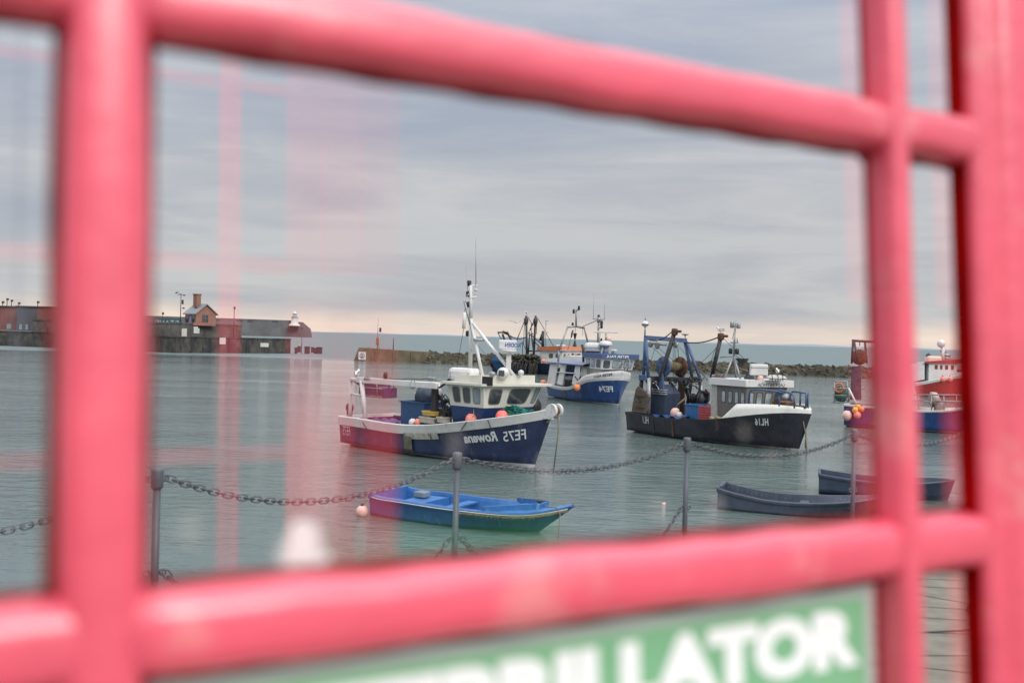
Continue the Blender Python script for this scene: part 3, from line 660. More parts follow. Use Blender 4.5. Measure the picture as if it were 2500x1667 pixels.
# dried marks and soft white translucent spots on the main pane
mk = 0
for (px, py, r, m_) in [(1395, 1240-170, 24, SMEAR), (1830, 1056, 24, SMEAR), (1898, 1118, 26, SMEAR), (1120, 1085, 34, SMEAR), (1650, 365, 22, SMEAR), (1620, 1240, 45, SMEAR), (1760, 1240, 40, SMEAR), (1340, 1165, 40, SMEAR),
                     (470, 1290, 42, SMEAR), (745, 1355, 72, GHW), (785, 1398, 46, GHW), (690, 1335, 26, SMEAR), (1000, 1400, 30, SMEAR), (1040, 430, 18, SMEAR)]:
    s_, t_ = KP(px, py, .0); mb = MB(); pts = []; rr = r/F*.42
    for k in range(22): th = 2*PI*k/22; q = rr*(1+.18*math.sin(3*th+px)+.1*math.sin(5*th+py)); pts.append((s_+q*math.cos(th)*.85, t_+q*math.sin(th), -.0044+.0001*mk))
    mb.face(pts); mb.build('pane_mark', m_, kiosk); mk += 1
# ghost image of the kiosk's far side, painted as translucent tinted bars
RN = -.76
def rbar(p0_, p1_, m_, depth=RN, t0=-1.5, t1=.75):
    a, b = KP(p0_, 833, depth)[0], KP(p1_, 833, depth)[0]
    return MB().grid([[(a, t0, depth), (b, t0, depth)], [(a, t1, depth), (b, t1, depth)]], smooth=False).build('rear_bar_ghost', m_, kiosk)
rbar(526, 566, GH1); rbar(556, 590, GH1)
GHU = ghost('rear_red_ghost_faint', (.95, .16, .20), (.92, .92, .92), .14); tS = KP(700, 662, RN)[1]
for a_, b_, mu, ml in ((692, 800, GHU, GH1T), (778, 894, GHU, GH2T), (868, 984, ghost('rear_red_ghost_fainter', (.95, .16, .20), (.94, .94, .94), .09), GH2T)):
    rbar(a_, b_, ml, RN, -1.5, tS); rbar(a_, b_, mu, RN, tS, .75)
rbar(2062, 2220, GH2T, RN, -1.5, tS); rbar(2280, 2420, GH2T, RN, -1.5, tS); rbar(2062, 2220, GHU, RN, tS, .75); rbar(2280, 2420, GHU, RN, tS, .75)
rbar(18, 62, ghost('rear_grey_ghost', (.25, .26, .30), (.86, .86, .88), .15))
e0, e1 = KP(-300, 833, RN)[0], KP(526, 833, RN)[0]; e2, e3 = KP(588, 833, RN)[0], KP(702, 833, RN)[0]
GH0 = ghost('rear_red_ghost_thin', (.95, .10, .14), (.92, .91, .91), .15, 1, .25)
for ya, yb in ((165, 205), (608, 662), (1086, 1141)):
    ta, tb = KP(425, ya, RN)[1], KP(425, yb, RN)[1]
    for a, b in ((e0, e1), (e2, e3)):
        MB().grid([[(a, ta, RN), (b, ta, RN)], [(a, tb, RN), (b, tb, RN)]], smooth=False).build('rear_bar_ghost', GH0, kiosk)
ga, gb = KP(655, 1300, RN-.05)[0], KP(1390, 1300, RN-.05)[0]; gt = KP(800, 1242, RN-.05)[1]
pts = [(ga, gt-.2, RN-.05), (gb, gt-.2, RN-.05), (gb, gt-.012, RN-.05), (gb-.012, gt, RN-.05), (ga+.012, gt, RN-.05), (ga, gt-.012, RN-.05)]
mb = MB(); mb.face(pts); tag(mb.build('rear_sign_ghost', GHG, kiosk), 'faint ghost image of a green sign low on the far side')

# ================================================================== PIER, HOUSE, LIGHTHOUSE, BREAKWATER (left)
def xy(p, q=None): return Vector((p[0], p[1], 0))
def dz(p, depth): return at(p, depth)
W0, W1, W2, W3 = Vector((-150, 226, 0)), Vector((-99, 211, 0)), Vector((-66, 196, 0)), onz(D(1655, 752))
W3.y = max(W3.y, 212)
pier = empty('harbour_pier', W2, 0, 'dark stone pier with blotchy masonry standing in the water at the left', 'pier')
def rel(o, v): return v-Vector(o.location)
def wallseg(name, a, b, z0, z1, th, m, root, nrm=None, top=.3):
    d = (b-a).normalized(); n = Vector((-d.y, d.x, 0)) if nrm is None else nrm; mb = MB(); O = Vector(root.location)
    def P(v, z): return (v.x-O.x, v.y-O.y, z-O.z)
    mb.hexa([P(a, z0), P(b, z0), P(b+n*th, z0), P(a+n*th, z0)], [P(a, z1), P(b, z1), P(b+n*th, z1), P(a+n*th, z1)])
    if top: mb.hexa([P(a-n*.15, z1), P(b-n*.15, z1), P(b+n*.6, z1), P(a+n*.6, z1)], [P(a-n*.15, z1+top), P(b-n*.15, z1+top), P(b+n*.6, z1+top), P(a+n*.6, z1+top)])
    return mb.build(name, m, root)
for a, b in ((W0, W1), (W1, W2), (W2, W3)): wallseg('quay_wall', a, b, -3, 3.05, 16, STONE, pier, top=.25)
bk = (W3-W2).normalized(); bn = Vector((-bk.y, bk.x, 0)); Wh = W2+bk*16
wallseg('upper_wall', W1+bn*5, W2+bn*4, 3.05, 5.7, 6, STONEL, pier); wallseg('upper_wall', W2+bn*4, W2+bn*4+bk*19, 3.05, 5.75, 6, STONEL, pier)
mb = MB(); O = Vector(pier.location)
for i in range(0, 16, 3):
    q = (W2 if i > 3 else W1.lerp(W2, .3+i*.2)) + (bk*(1.5*(i-4)+.6) if i > 3 else Vector()) - bn*.12-O
    mb.box((q.x, q.y, 1.2), (.3, .25, 3.4+random.uniform(-.4, .2)))
mb.build('fender_piles', DKST, pier)['kind'] = 'stuff'
for (u, v, w_, h_) in ((600, 495, 1.0, 1.0), (590, 462, .7, .5), (460, 560, .9, 3.2), (1365, 655, 1.6, .8), (893, 610, 1.1, 1.3), (140, 626, 1.2, .35)):
    p = at(D(u, v), 199 if u < 1200 else 208)-O; MB().box(p, (w_, .5, h_)).build('wall_plate', LHW, pier)
# the orange house on the pier
hb = at(D(590, 430), 203.0); hb = Vector((hb.x, hb.y, 0))
rt_ = Vector((RIGHT.x, RIGHT.y, 0)).normalized(); toc = (Vector((0, 0, 0))-hb).normalized()
hang = math.atan2(hb.y, hb.x)-PI/2
z0 = at(D(700, 430), 203).z-.15
house_o = empty('pier_house', (hb.x, hb.y, z0), hang+.55, 'small orange rendered house with slate roof and brick chimney on the pier', 'house')
def hp(x, y, z): return (x, y, z)
HW, HD, HH, HR = 4.7, 4.1, 2.5, 4.3
mb = MB(); mb.hexa([(0, 0, 0), (HW*.98, 0, 0), (HW*.98, HD, 0), (0, HD, 0)], [(0, 0, HH), (HW*.98, 0, HH), (HW*.98, HD, HH), (0, HD, HH)], 0)
mb.face([(0, 0, HH), (HW*.98, 0, HH), (HW*.49, 0, HR-.15)]); mb.face([(0, HD, HH), (HW*.98, HD, HH), (HW*.49, HD, HR-.15)])
mb.build('walls', ORANGEW, house_o)
mb = MB()
for sx in (0, 1):
    x0, x1 = (-.35, HW*.49) if sx == 0 else (HW*.98+.35, HW*.49)
    mb.hexa([(x0, -.35, HH-.3), (x1, -.35, HR), (x1, HD+.35, HR), (x0, HD+.35, HH-.3)], [(x0, -.35, HH-.1), (x1, -.35, HR+.2), (x1, HD+.35, HR+.2), (x0, HD+.35, HH-.1)])
mb.build('roof', SLATER, house_o)
MB().box((HW*.3, HD*.5, HR+.75), (1.0, 1.3, 2.6)).box((HW*.3, HD*.5, HR+2.1), (1.2, 1.5, .22)).build('chimney', BRICKC, house_o)
def hwin(x, y, w_, h_, z, side, nm='window', m=GLASSD, fm=None):
    b = MB(); c = (x, y, z)
    fr = b.box(c, (w_, .12, h_) if not side else (.12, w_, h_)).build(nm, fm or mat('grey_window_frame', (.12, .12, .15), .6), house_o)
    if nm == 'window':
        for ix in (-.25, .25):
            for iz in (-.25, .25):
                d = (w_*.42, .04, h_*.42)
                MB().box((x+(ix*w_ if not side else -.06), y+(-.06 if not side else ix*w_), z+iz*h_), d if not side else (.04, w_*.42, h_*.42)).build('pane', m, fr)
    return fr
hwin(HW*.45, -.02, 1.35, 1.5, 1.5, False)
hwin(-.02, HD*.78, 1.2, 1.9, 1.5, True); hwin(-.02, HD*.22, 1.1, 1.9, 1.5, True)
hwin(-.02, HD*.50, .75, 2.2, 1.15, True, 'door', fm=LILAC)
MB().box((-.02, HD*.5, .35), (.06, HD-.1, .7)).build('plinth', PINKW, house_o)
# lettered hoarding left of the house
hl = at(D(105, 350), 207); hr_ = at(D(425, 368), 203.5); zb = at(D(260, 425), 205).z
brd = empty('lettered_hoarding', ((hl.x+hr_.x)/2, (hl.y+hr_.y)/2, zb-.3), 0, 'dark green hoarding with big pale letters on the pier wall left of the house', 'sign')
o_ = Vector(brd.location); dv = Vector((hr_.x-hl.x, hr_.y-hl.y, 0)); ln = dv.length; dvn = dv.normalized(); nn = Vector((dvn.y, -dvn.x, 0)); ht = hl.z-zb+.3
mb = MB(); a = Vector((hl.x, hl.y, 0))-Vector((o_.x, o_.y, 0))
mb.hexa([a, a+dv, a+dv-nn*.2, a-nn*.2], [p+Vector((0, 0, ht*.9)) for p in (a, a+dv, a+dv-nn*.2, a-nn*.2)])
for i in range(12): mb.hexa([a+dvn*(ln*i/12+.1), a+dvn*(ln*i/12+ln/22), a+dvn*(ln*i/12+ln/22)-nn*.2, a+dvn*(ln*i/12+.1)-nn*.2], [p+Vector((0, 0, ht*(.98+.05*(i % 3)))) for p in (a+dvn*(ln*i/12+.1), a+dvn*(ln*i/12+ln/22), a+dvn*(ln*i/12+ln/22)-nn*.2, a+dvn*(ln*i/12+.1)-nn*.2)])
mb.build('board', HOARD, brd)
for i, ch in enumerate('ENATS'):
    x = ln*(.10+i*.175); text_obj('letter', ch, lambda u, v, x=x: a+dvn*(x+(1-u)*1.15)+nn*.04+Vector((0, 0, .3+ht*.55*v)), PALEL, brd, bold=.03)
def lamp_post(p, depth, zb_, label, arms=True, r=.09):
    t = at(p, depth); o = empty('lamp_post', (t.x, t.y, zb_), 0, label, 'lamp post', 'lamp posts and masts on the pier'); h = t.z-zb_
    MB().tube([(0, 0, 0), (0, 0, h)], [r*1.3, r*.7]).build('pole', DKST, o)
    if arms:
        MB().tube([(-.7, 0, h*.97), (.7, 0, h*.97)], .05).tube([(0, 0, h*.97), (-.9, 0, h+.4)], .04).build('arm', DKST, o)
        for x in (-.95, .65): MB().box((x, 0, h*.97+(.35 if x < 0 else -.1)), (.35, .3, .25), bev=.03).build('lamp', DKST, o)
        MB().box((.35, 0, h*.80), (.35, .3, .9), bev=.03).build('loudspeaker', DKST, o); MB().box((.6, 0, h*.66), (.3, .3, .3)).tube([(0, 0, h*.66), (.6, 0, h*.66)], .03).build('floodlight', DKST, o)
    else: MB().box((0.05, 0, h*.95), (.35, .3, .5), bev=.03).build('lamp', DKST, o)
    return o
lamp_post(D(425, 75), 202, 3.2, 'tall mast with twin arms standing beside the orange house')
lamp_post(D(1025, 222), 204, 3.2, 'slim lamp post on the pier right of the orange house', False)
lamp_post(D(218, 295), 205, 5.5, 'thin short pole rising over the lettered hoarding', False, .05)
for i, (u, v) in enumerate(((840, 378), (1070, 388), (1185, 395), (1465, 398))):
    dd = 700; t = at(D(u, v), dd); 
    o = empty('parapet_bollard', (t.x, t.y, 12.0), 0, ['dark stump on the far arm just right of the house', 'dark stump on the far arm past the slim lamp post', 'pair of dark stumps midway along the far arm', 'small dark stump on the far arm left of the lighthouse'][i], 'stump')
    MB().lathe((0, 0, 0), [(.9, 0), (.8, t.z-12.2), (1.1, t.z-12.1), (1.1, t.z-11.8)], n=10).build('shaft', DKST, o)
    if i: MB().lathe((2.2, 0, 0), [(.9, 0), (.8, t.z-12.4), (1.0, t.z-12.2)], n=10).build('shaft', DKST, o)
# the far arm and its lighthouse
aL, aR = onz((-150, 812)), onz((758, 826)); aR = Vector((aR.x*820/aR.y, 820, 0)); aL = Vector((-520, 700, 0))
far = empty('far_harbour_arm', aR, 0, 'long pale grey sea wall running behind the pier to the lighthouse', 'sea wall')
d_ = (aR-aL).normalized(); wallseg('sea_wall', aL, aR-d_*14, -2, 12.6, 14, STONEF, far, top=1.0)
n_ = Vector((-d_.y, d_.x, 0)); mb = MB(); b0 = aR-d_*14-aR
mb.hexa([b0+Vector((0, 0, -2)), Vector((1.5, 0, -2)), n_*14+Vector((1.5, 0, -2)), b0+n_*14+Vector((0, 0, -2))], [b0+Vector((0, 0, 12.6)), b0*.45+Vector((0, 0, 12.4)), b0*.45+n_*14+Vector((0, 0, 12.4)), b0+n_*14+Vector((0, 0, 12.6))])
mb.hexa([b0*.45+Vector((0, 0, -2)), Vector((1.6, 0, -2)), n_*14+Vector((1.6, 0, -2)), b0*.45+n_*14+Vector((0, 0, -2))], [b0*.45+Vector((0, 0, 12.3)), Vector((0, 0, 7)), n_*14+Vector((0, 0, 7)), b0*.45+n_*14+Vector((0, 0, 12.3))])
mb.build('wall_end', STONEF, far)
mb = MB(); mb.hexa([aL-n_*9-aR+Vector((0, 0, -2)), -d_*60-n_*9+Vector((0, 0, -2)), -d_*60+Vector((0, 0, -2)), aL-aR+Vector((0, 0, -2))], [aL-n_*9-aR+Vector((0, 0, 5.5)), -d_*60-n_*9+Vector((0, 0, 5.5)), -d_*60+Vector((0, 0, 5.5)), aL-aR+Vector((0, 0, 5.5))]); mb.build('lower_walkway', STONEL, far)
t = at(D(1700, 480), 812); lt = at(D(1702, 300), 812).z
lh = empty('lighthouse', (t.x, t.y, 9), 0, 'small pale stone lighthouse at the end of the far harbour arm', 'lighthouse'); h = lt-9
MB().lathe((0, 0, 0), [(5.0, 0), (4.2, h*.12), (3.0, h*.2), (2.6, h*.55), (2.4, h*.72), (3.3, h*.73), (3.3, h*.76), (2.6, h*.77)], n=24).build('tower', LHW, lh)
MB().lathe((0, 0, h*.77), [(1.7, 0), (1.7, h*.22), (2.1, h*.23), (1.7, h*.27), (.5, h*.33), (.2, h*.42)], n=16).build('lantern', WHITE, lh)
# mooring piles off the pier end
for i, (u0, u1, v0, v1) in enumerate(((1703, 1732, 700, 752), (1735, 1772, 684, 735), (1816, 1870, 688, 752), (1888, 1922, 694, 740), (1920, 1945, 705, 752), (1950, 2010, 695, 752))):
    a = onz(D((u0+u1)/2, v1+3)); dd = a.dot(fwd); w_ = (u1-u0)*.21684/F*dd; h = (v1-v0)*.21684/F*dd+.3
    o = empty('mooring_pile', (a.x, a.y, -1), 0, ['thin red-tinted pile nearest the pier end', 'taller pile set back behind the thin one at the pier end', 'broad pile right of the marker pole', 'middle pile of the group off the pier end', 'narrow pile leaning against its broad neighbour', 'rightmost broad pile off the pier end'][i], 'pile', 'mooring piles off the pier end')
    MB().box((0, 0, (h+1)/2), (w_, w_*.8, h+1), bev=.08).build('pile', DKST, o); MB().box((0, 0, h+1.02), (w_*1.12, w_*.9, .12)).build('cap', DKST, o)
a = onz(D(1780, 756)); t = at(D(1780, 462), (a-CAMP).dot(fwd))
o = empty('marker_pole', (a.x, a.y, -1), 0, 'thin tall pole standing in the water among the piles', 'pole'); MB().tube([(0, 0, 0), (0, 0, t.z+1)], .07).build('pole', DKST, o); MB().ball((0, 0, t.z+1), .22).build('topmark', DKST, o)
# background quay at the far left: sheds behind the pier
for i, (u0, u1, v0, v1, dd, m_, lb) in enumerate(((-500, 400, 470, 900, 236, mat('brick_red_shed', (.20, .085, .08), .8, var=.2, vscale=.3), 'long brick-red shed seen through the narrow left pane'), (400, 900, 480, 760, 232, mat('dark_shed', (.09, .09, .11), .8, var=.2), 'dark flat shed beside the red shed through the narrow left pane'),
                                            (880, 1900, 500, 860, 228, mat('brown_shed', (.17, .08, .07), .8, var=.2), 'brown low shed hidden partly by the wide glazing bar'))):
    a, b = at(N3(u0, v1), dd), at(N3(u1, v1), dd); tz = at(N3((u0+u1)/2, v0), dd).z
    o = empty('harbour_shed', ((a.x+b.x)/2, (a.y+b.y)/2, 3.2), 0, lb, 'shed'); w_ = b.x-a.x
    MB().box((0, 4, (tz-3.2)/2), (w_, 8, tz-3.2)).build('walls', m_, o); MB().box((0, 4, tz-3.2+.1), (w_+.5, 8.6, .25)).build('roof', mat('dark_shed', (.09, .09, .11), .8), o)
    for k in range(3): MB().box((w_*(-.3+.3*k), -.03, .9), (w_*.12, .12, 1.2)).build('window', GLASSL, o)
for i, (u, v) in enumerate(((65, 350), (172, 280), (278, 315), (450, 375), (905, 350))):
    t = at(N3(u, v), 240); o = empty('distant_mast', (t.x, t.y, 4), 0, ['leftmost thin mast over the red shed', 'tallest thin mast over the red shed', 'mast with a lamp over the red shed', 'bent short mast over the dark shed', 'thin mast at the right end of the sheds'][i], 'mast')
    MB().tube([(0, 0, 0), (0, 0, t.z-4)], .1).build('pole', DKST, o); MB().box((.1, 0, t.z-4.2), (.5, .3, .5)).build('lamp', DKST, o)
# breakwater
b0, b1, b2, b3 = Vector((-28.6, 180, 0)), Vector((-15.5, 177.6, 0)), Vector((18.9, 169.5, 0)), Vector((90, 158, 0))
cap_o = empty('breakwater_head', b0, 0, 'olive concrete end of the breakwater carrying a square white notice', 'breakwater')
d_ = (b1-b0).normalized(); n_ = Vector((-d_.y, d_.x, 0)); ln = (b1-b0).length
mb = MB(); Z = Vector((0, 0, 1))
mb.hexa([-d_*.6+Z*-2, d_*ln+Z*-2, d_*ln+n_*5+Z*-2, -d_*.6+n_*5+Z*-2], [d_*1.0+Z*2.35, d_*ln+Z*1.95, d_*ln+n_*4+Z*1.95, d_*1.0+n_*4+Z*2.35])
mb.build('concrete_block', CONC, cap_o)
for k in range(1, 4): q = d_*(ln*k/4+1)-n_*.05; MB().box((q.x, q.y, 1.0), (.15, .5, 1.9)).build('joint_rib', CONC, cap_o)
p = at(A(264, 780), 178.5)-b0; sgn = MB().box(p, (1.3, .15, 1.4)).build('notice_board', WHITE, cap_o)
mb = MB(); mb.tube([p+Vector((.38*math.cos(t), -.1, .45*math.sin(t))) for t in [2*PI*k/20 for k in range(20)]], .05, closed=True, n=5); mb.box(p+Vector((0, -.1, 0)), (.15, .08, .55)); mb.box(p+Vector((0, -.1, -.2)), (.4, .08, .08)); mb.build('symbol', LETD, sgn)
# beacon mast with stays
q = at(A(357, 738), 180); t = at(A(359, 545), 180)
bc = empty('beacon_mast', (q.x, q.y, 1.9), 0, 'slim beacon mast on stays standing on the breakwater head', 'mast'); h = t.z-1.9
MB().tube([(0, 0, 0), (0, 0, h)], [.1, .03]).build('pole', GALV, bc)
for sx, sy in ((-2.6, 0), (2.9, .4), (.3, 2)): MB().tube([(0, 0, h*.22), (sx, sy, .1)], .05, n=5).build('stay', GALV, bc)
MB().box((0, 0, h*.28), (.5, .4, 1.3), bev=.1).build('cabinet', mat('rusty_box', (.3, .1, .06), .7), bc); MB().box((.45, 0, h*.63), (.35, .35, .8), bev=.05).build('lamp', DKST, bc)
q = at(A(455, 748), 179); o = empty('marker_post', (q.x, q.y, 1.9), 0, 'short dark post on the olive breakwater right of the beacon', 'post'); MB().tube([(0, 0, 0), (0, 0, 2.3)], [.1, .07]).box((0, 0, .1), (.4, .4, .2)).build('shaft', DKST, o)
# rock armour: a long bank of leaning blocks
mb = MB(); random.seed(11)
def rockline(a, b, n, z0, z1, depthrows):
    for k in range(n):
        for r_ in range(depthrows):
            c = a.lerp(b, (k+random.random())/n); d = (b-a).normalized(); nn_ = Vector((-d.y, d.x, 0))
            hh = z0+(z1-z0)*(r_/(depthrows-1)); c = c+nn_*(r_*1.1+random.uniform(-.4, .4))
            R_ = Matrix.Rotation(random.uniform(-.5, .2)+.45, 3, 'Y') @ Matrix.Rotation(random.uniform(-.5, .5), 3, 'X') @ Matrix.Rotation(random.uniform(0, 3), 3, 'Z')
            s_ = random.uniform(.55, 1.0); v = []
            dx, dy, dz_ = random.uniform(.9, 1.5)*s_, random.uniform(.8, 1.3)*s_, random.uniform(.7, 1.3)*s_
            bmv = []
            for x in (-1, 1):
                for y in (-1, 1):
                    for z in (-1, 1):
                        q = R_ @ Vector((x*dx*random.uniform(.6, 1)*.62, y*dy*random.uniform(.6, 1)*.62, z*dz_*random.uniform(.6, 1)*.62)); bmv.append(mb.b.verts.new((c.x+q.x, c.y+q.y, hh+q.z)))
            for q in ((0, 1, 3, 2), (4, 6, 7, 5), (0, 4, 5, 1), (2, 3, 7, 6), (0, 2, 6, 4), (1, 5, 7, 3)): mb.b.faces.new([bmv[i] for i in q])
rockline(b1-Vector((.5, 0, 0)), b2, 105, -.3, 1.35, 5); rockline(b2, b3, 150, -.3, 1.2, 5)
d_ = (b2-b1).normalized(); 
for a, b, zt in ((b1, b2, 1.25), (b2, b3, 1.1)):
    d_ = (b-a).normalized(); n_ = Vector((-d_.y, d_.x, 0)); mb.hexa([a+n_*1+Z*-2, b+n_*1+Z*-2, b+n_*7+Z*-2, a+n_*7+Z*-2], [a+n_*3+Z*zt, b+n_*3+Z*zt, b+n_*5+Z*zt, a+n_*5+Z*zt])
tag(mb.build('rock_armour', ROCK, weld=0), 'long low bank of olive and dark armour rocks forming the breakwater', 'rocks', kind='stuff')

# ================================================================== BOAT 1: navy boat with cream wheelhouse
R1 = Boat('fishing_boat', A(130, 1330), A(1325, 1470), 1.45, 'navy blue fishing boat with white gunwale, cream wheelhouse and tall white mast', group='fishing boats in the harbour')
R1.hull([A(*q) for q in ((113, 1153), (200, 1163), (300, 1178), (400, 1196), (520, 1210), (650, 1214), (760, 1207), (900, 1192), (1050, 1175), (1200, 1155), (1330, 1135), (1400, 1118))], 1.78, A(1448, 1108),
        [HULLB, WHITE, WHITE, TARP], band=.36, stripe=.13, bulw=.75, cap=.12, deckmat=TARP, inmat=0, sternf=.9, bexp=3.3, wexp=2.1)
rt = R1.root
def pt(b, p, y): q = b.y(p, y); return (q.x, q.y, q.z)
bw1, xb = 1.25, R1.y(G(1120, 720), -1.25).x; xa = R1.y(G(618, 680), -1.25).x; zb = R1.y(G(1120, 720), -1.25).z; zt = R1.y(G(1130, 388), -1.25).z
print('R1 house', xa, xb, zb, zt, 'bow', R1.bx, R1.bz, 'L', R1.L)
# lower blue casing and cream top with outward raked sides; the front is a wide facet and a narrow angled one
yf = .95
zd = .55
bot = [(xa, -1.25, zb), (xb, -1.25, zb), (xb+.30, yf, zb), (xb+.24, 1.42, zb), (xa, 1.42, zb)]
top = [(xa-.16, -1.33, zt), (xb+.04, -1.33, zt), (xb+.62, yf+.1, zt), (xb+.56, 1.56, zt), (xa-.16, 1.50, zt)]
house([(x-.45*(x > xb-.1), y*.80, 1.15) for x, y, _ in bot], [(x, y, zb-.002) for x, y, _ in bot], 'casing', mat('casing_blue', (.022, .05, .15), .4, var=.15), rt)
wh = house(bot, top, 'wheelhouse', CREAM, rt)
fw = mat('grey_rubber_seal', (.16, .16, .15), .6)
for u0, u1, gl in ((.13, .34, GLASSD), (.42, .63, GLASSD), (.70, .91, GLASSL)): window(bot, top, 0, u0, u1, .16, .90, wh, gl, fw, w=.03)
for u0, u1, gl in ((.10, .36, GLASSD), (.50, .93, GLASSD)): window(bot, top, 1, u0, u1, .14, .88, wh, gl, fw, w=.03, skew=.02)
window(bot, top, 2, .16, .84, .16, .9, wh, GLASSL, fw, w=.03)
ov = .16
rb = [(xa-.35, -1.52, zt), (xb+.12, -1.52, zt), (xb+.98, yf+.2, zt), (xb+.90, 1.74, zt), (xa-.35, 1.66, zt)]
rf = house([(x, y, zt+.002) for x, y, _ in rb], [(x, y, zt+.09) for x, y, _ in rb], 'roof', CREAM, rt)
zr = R1.y(G(1430, 262), -.9).z
r2 = [(xa+.1, -1.15), (xb-.3, -1.15), (xb+.40, yf-.1), (xb+.36, 1.3), (xa+.1, 1.3)]
house([(x, y, zt+.092) for x, y in r2], [(x, y, zt+.30+.12*min(1, max(0, (x-xa)))) for x, y in r2], 'roof_step', CREAM, rf)
ZR = zt+.42
q = R1.y(G(1170, 312), -1.3); MB().box((q.x, -1.28, q.z), (.55, .06, .36), bev=.02).build('vent_box', BLACK, rf)
def tubes(boat, name, m, segs, parent=None, n=8):
    mb = MB()
    for pts, r in segs: mb.tube(pts, r, n=n)
    return mb.build(name, m, parent or boat.root)
P1 = lambda p, y=0: pt(R1, p, y)
# liferaft canister
a, b = P1(G(640, 215), -.55), P1(G(1000, 215), -.55); ym = -.5
lr = empty('liferaft', R1.world(((a[0]+b[0])/2, ym, a[2])), R1.a, 'white moulded liferaft canister lying on the wheelhouse roof', 'liferaft', 'liferaft canisters')
lw = (b[0]-a[0])*.98
MB().box((0, 0, .02), (lw, .66, .58), bev=.15).build('canister', WHITE, lr)
MB().box((0, 0, -.02), (lw*.9, .68, .05), bev=.02).build('flange', WHITE, lr)
mb = MB()
for x in (-.36, .40): mb.tube([(lw*x, -.33, -.3), (lw*x, -.335, .12), (lw*x, -.2, .22), (lw*x, .2, .22), (lw*x, .33, .1)], .02)
mb.build('strap', GALV, lr)
mb = MB(); mb.box((0, 0, -.28), (lw*.8, .5, .1)); mb.box((-lw*.3, 0, -.42), (.08, .5, .3)); mb.box((lw*.3, 0, -.42), (.08, .5, .3)); mb.build('cradle', GALV, lr)
# mast
mt_b, mt_m, mt_t = P1(Kc(198, 1410)), P1(Kc(205, 900)), P1(Kc(205, 565))
mast = tubes(R1, 'mast', WHITE, [([mt_b, mt_m], .085), ([mt_m, mt_t], .07)])
for (a, b, r) in ((Kc(210, 940), Kc(325, 1490), .07), (Kc(222, 945), Kc(650, 1485), .07)): tubes(R1, 'mast_leg', WHITE, [([P1(a), P1(b, .3 if b[0] > 1200 else -.3)], r)])
tubes(R1, 'crosspiece', GALV, [([P1(Kc(235, 1112), -.3), P1(Kc(385, 1112), .3)], .06)])
tubes(R1, 'derrick', GALV, [([P1(Kc(140, 720), -.2), P1(Kc(215, 1010))], .055), ([P1(Kc(205, 640)), P1(Kc(155, 675), -.2)], .03)])
tubes(R1, 'top_platform', WHITE, [([P1(Kc(200, 567)), P1(Kc(278, 567), .2)], .035), ([P1(Kc(178, 672)), P1(Kc(215, 692)), P1(Kc(262, 675), .1)], .035), ([P1(Kc(256, 665), .1), P1(Kc(254, 620), .1)], .03)])
tubes(R1, 'aerial', GALV, [([P1(Kc(256, 562), .1), P1(Kc(253, 80), .1)], [.018, .009])], n=5)
tubes(R1, 'aerial', GALV, [([P1(Kc(176, 640), -.1), P1(Kc(154, 375), -.1)], [.014, .008])], n=5)
for (u, v) in ((188, 543), (177, 650), (178, 757), (174, 1048)):
    c = P1(Kc(u, v)); o = MB().lathe((c[0], c[1], c[2]-.12), [(.06, 0), (.09, .03), (.09, .2), (.05, .24)], n=12).build('navigation_light', BLACK, rt)
    tubes(R1, 'bracket', WHITE, [([c, P1(Kc(203, v+6))], .02)], o)
c = P1(Kc(256, 618), .1); MB().lathe((c[0], c[1], c[2]-.03), [(.02, 0), (.1, .05), (.1, .09), (.02, .1)], n=12).build('satellite_puck', WHITE, rt)
a = P1(Kc(143, 835), -.2); b = P1(Kc(133, 1000), -.2); tubes(R1, 'radar_reflector', WHITE, [([a, b], .07)])
tubes(R1, 'rigging', ROPED, [([P1(Kc(150, 730), -.2), a], .012), ([b, P1(Kc(60, 1400), -.6)], .014), ([P1(Kc(244, 1130), -.2), P1(Kc(500, 1440), 0)], .008)], n=4)
# radar scanner on its post
c = P1(Kc(568, 1290), .25); cb = P1(Kc(580, 1480), .25)
rd = empty('radar_scanner', R1.world((cb[0], cb[1], ZR-.02)), R1.a+math.radians(43), 'white radar scanner bar lettered in blue on a post above the cream wheelhouse', 'radar', 'radar scanners')
hh = c[2]-ZR
MB().box((0, 0, (hh+.3)/2), (.2, .16, hh+.3), bev=.02).build('post', WHITE, rd)
sc_w = 184*.24242/F*39.5
MB().lathe((0, 0, hh+.18), [(.12, 0), (.32, .08), (.32, .16)], n=20).build('gearbox', WHITE, rd)
bar_ = MB().box((-.05, 0, hh+.53), (sc_w, .26, .38), bev=.05).build('scanner_bar', WHITE, rd)
text_obj('lettering', 'KODEN', lambda u, v: (.46-.62*u, -.136, hh+.44+.17*v), mat('blue_lettering', (.05, .10, .38), .5), bar_, bold=.03)
for (u, v, w_, nm) in ((1415, 190, .42, 'searchlight'),):
    c = P1(G(u, v), -.3); o = empty(nm, R1.world((c[0], c[1], ZR)), R1.a, 'white square searchlight on the cream wheelhouse roof', 'searchlight')
    h = c[2]-ZR; MB().tube([(0, 0, 0), (0, 0, h)], .03).build('stalk', GALV, o); MB().ball((0, 0, h), (.27, .22, .23)).build('housing', WHITE, o); MB().box((.09, -.2, h), (.26, .1, .24), bev=.03).build('lens', GLASSD, o)
c = P1(G(1260, 215), -.7); o = empty('searchlight', R1.world((c[0], c[1], ZR)), R1.a, 'small grey lamp on the cream roof left of the searchlight', 'lamp'); h = c[2]-ZR
MB().tube([(0, 0, 0), (0, 0, h)], .07).build('stalk', GALV, o); MB().ball((-.05, 0, h+.03), (.17, .12, .1)).build('housing', GALV, o)
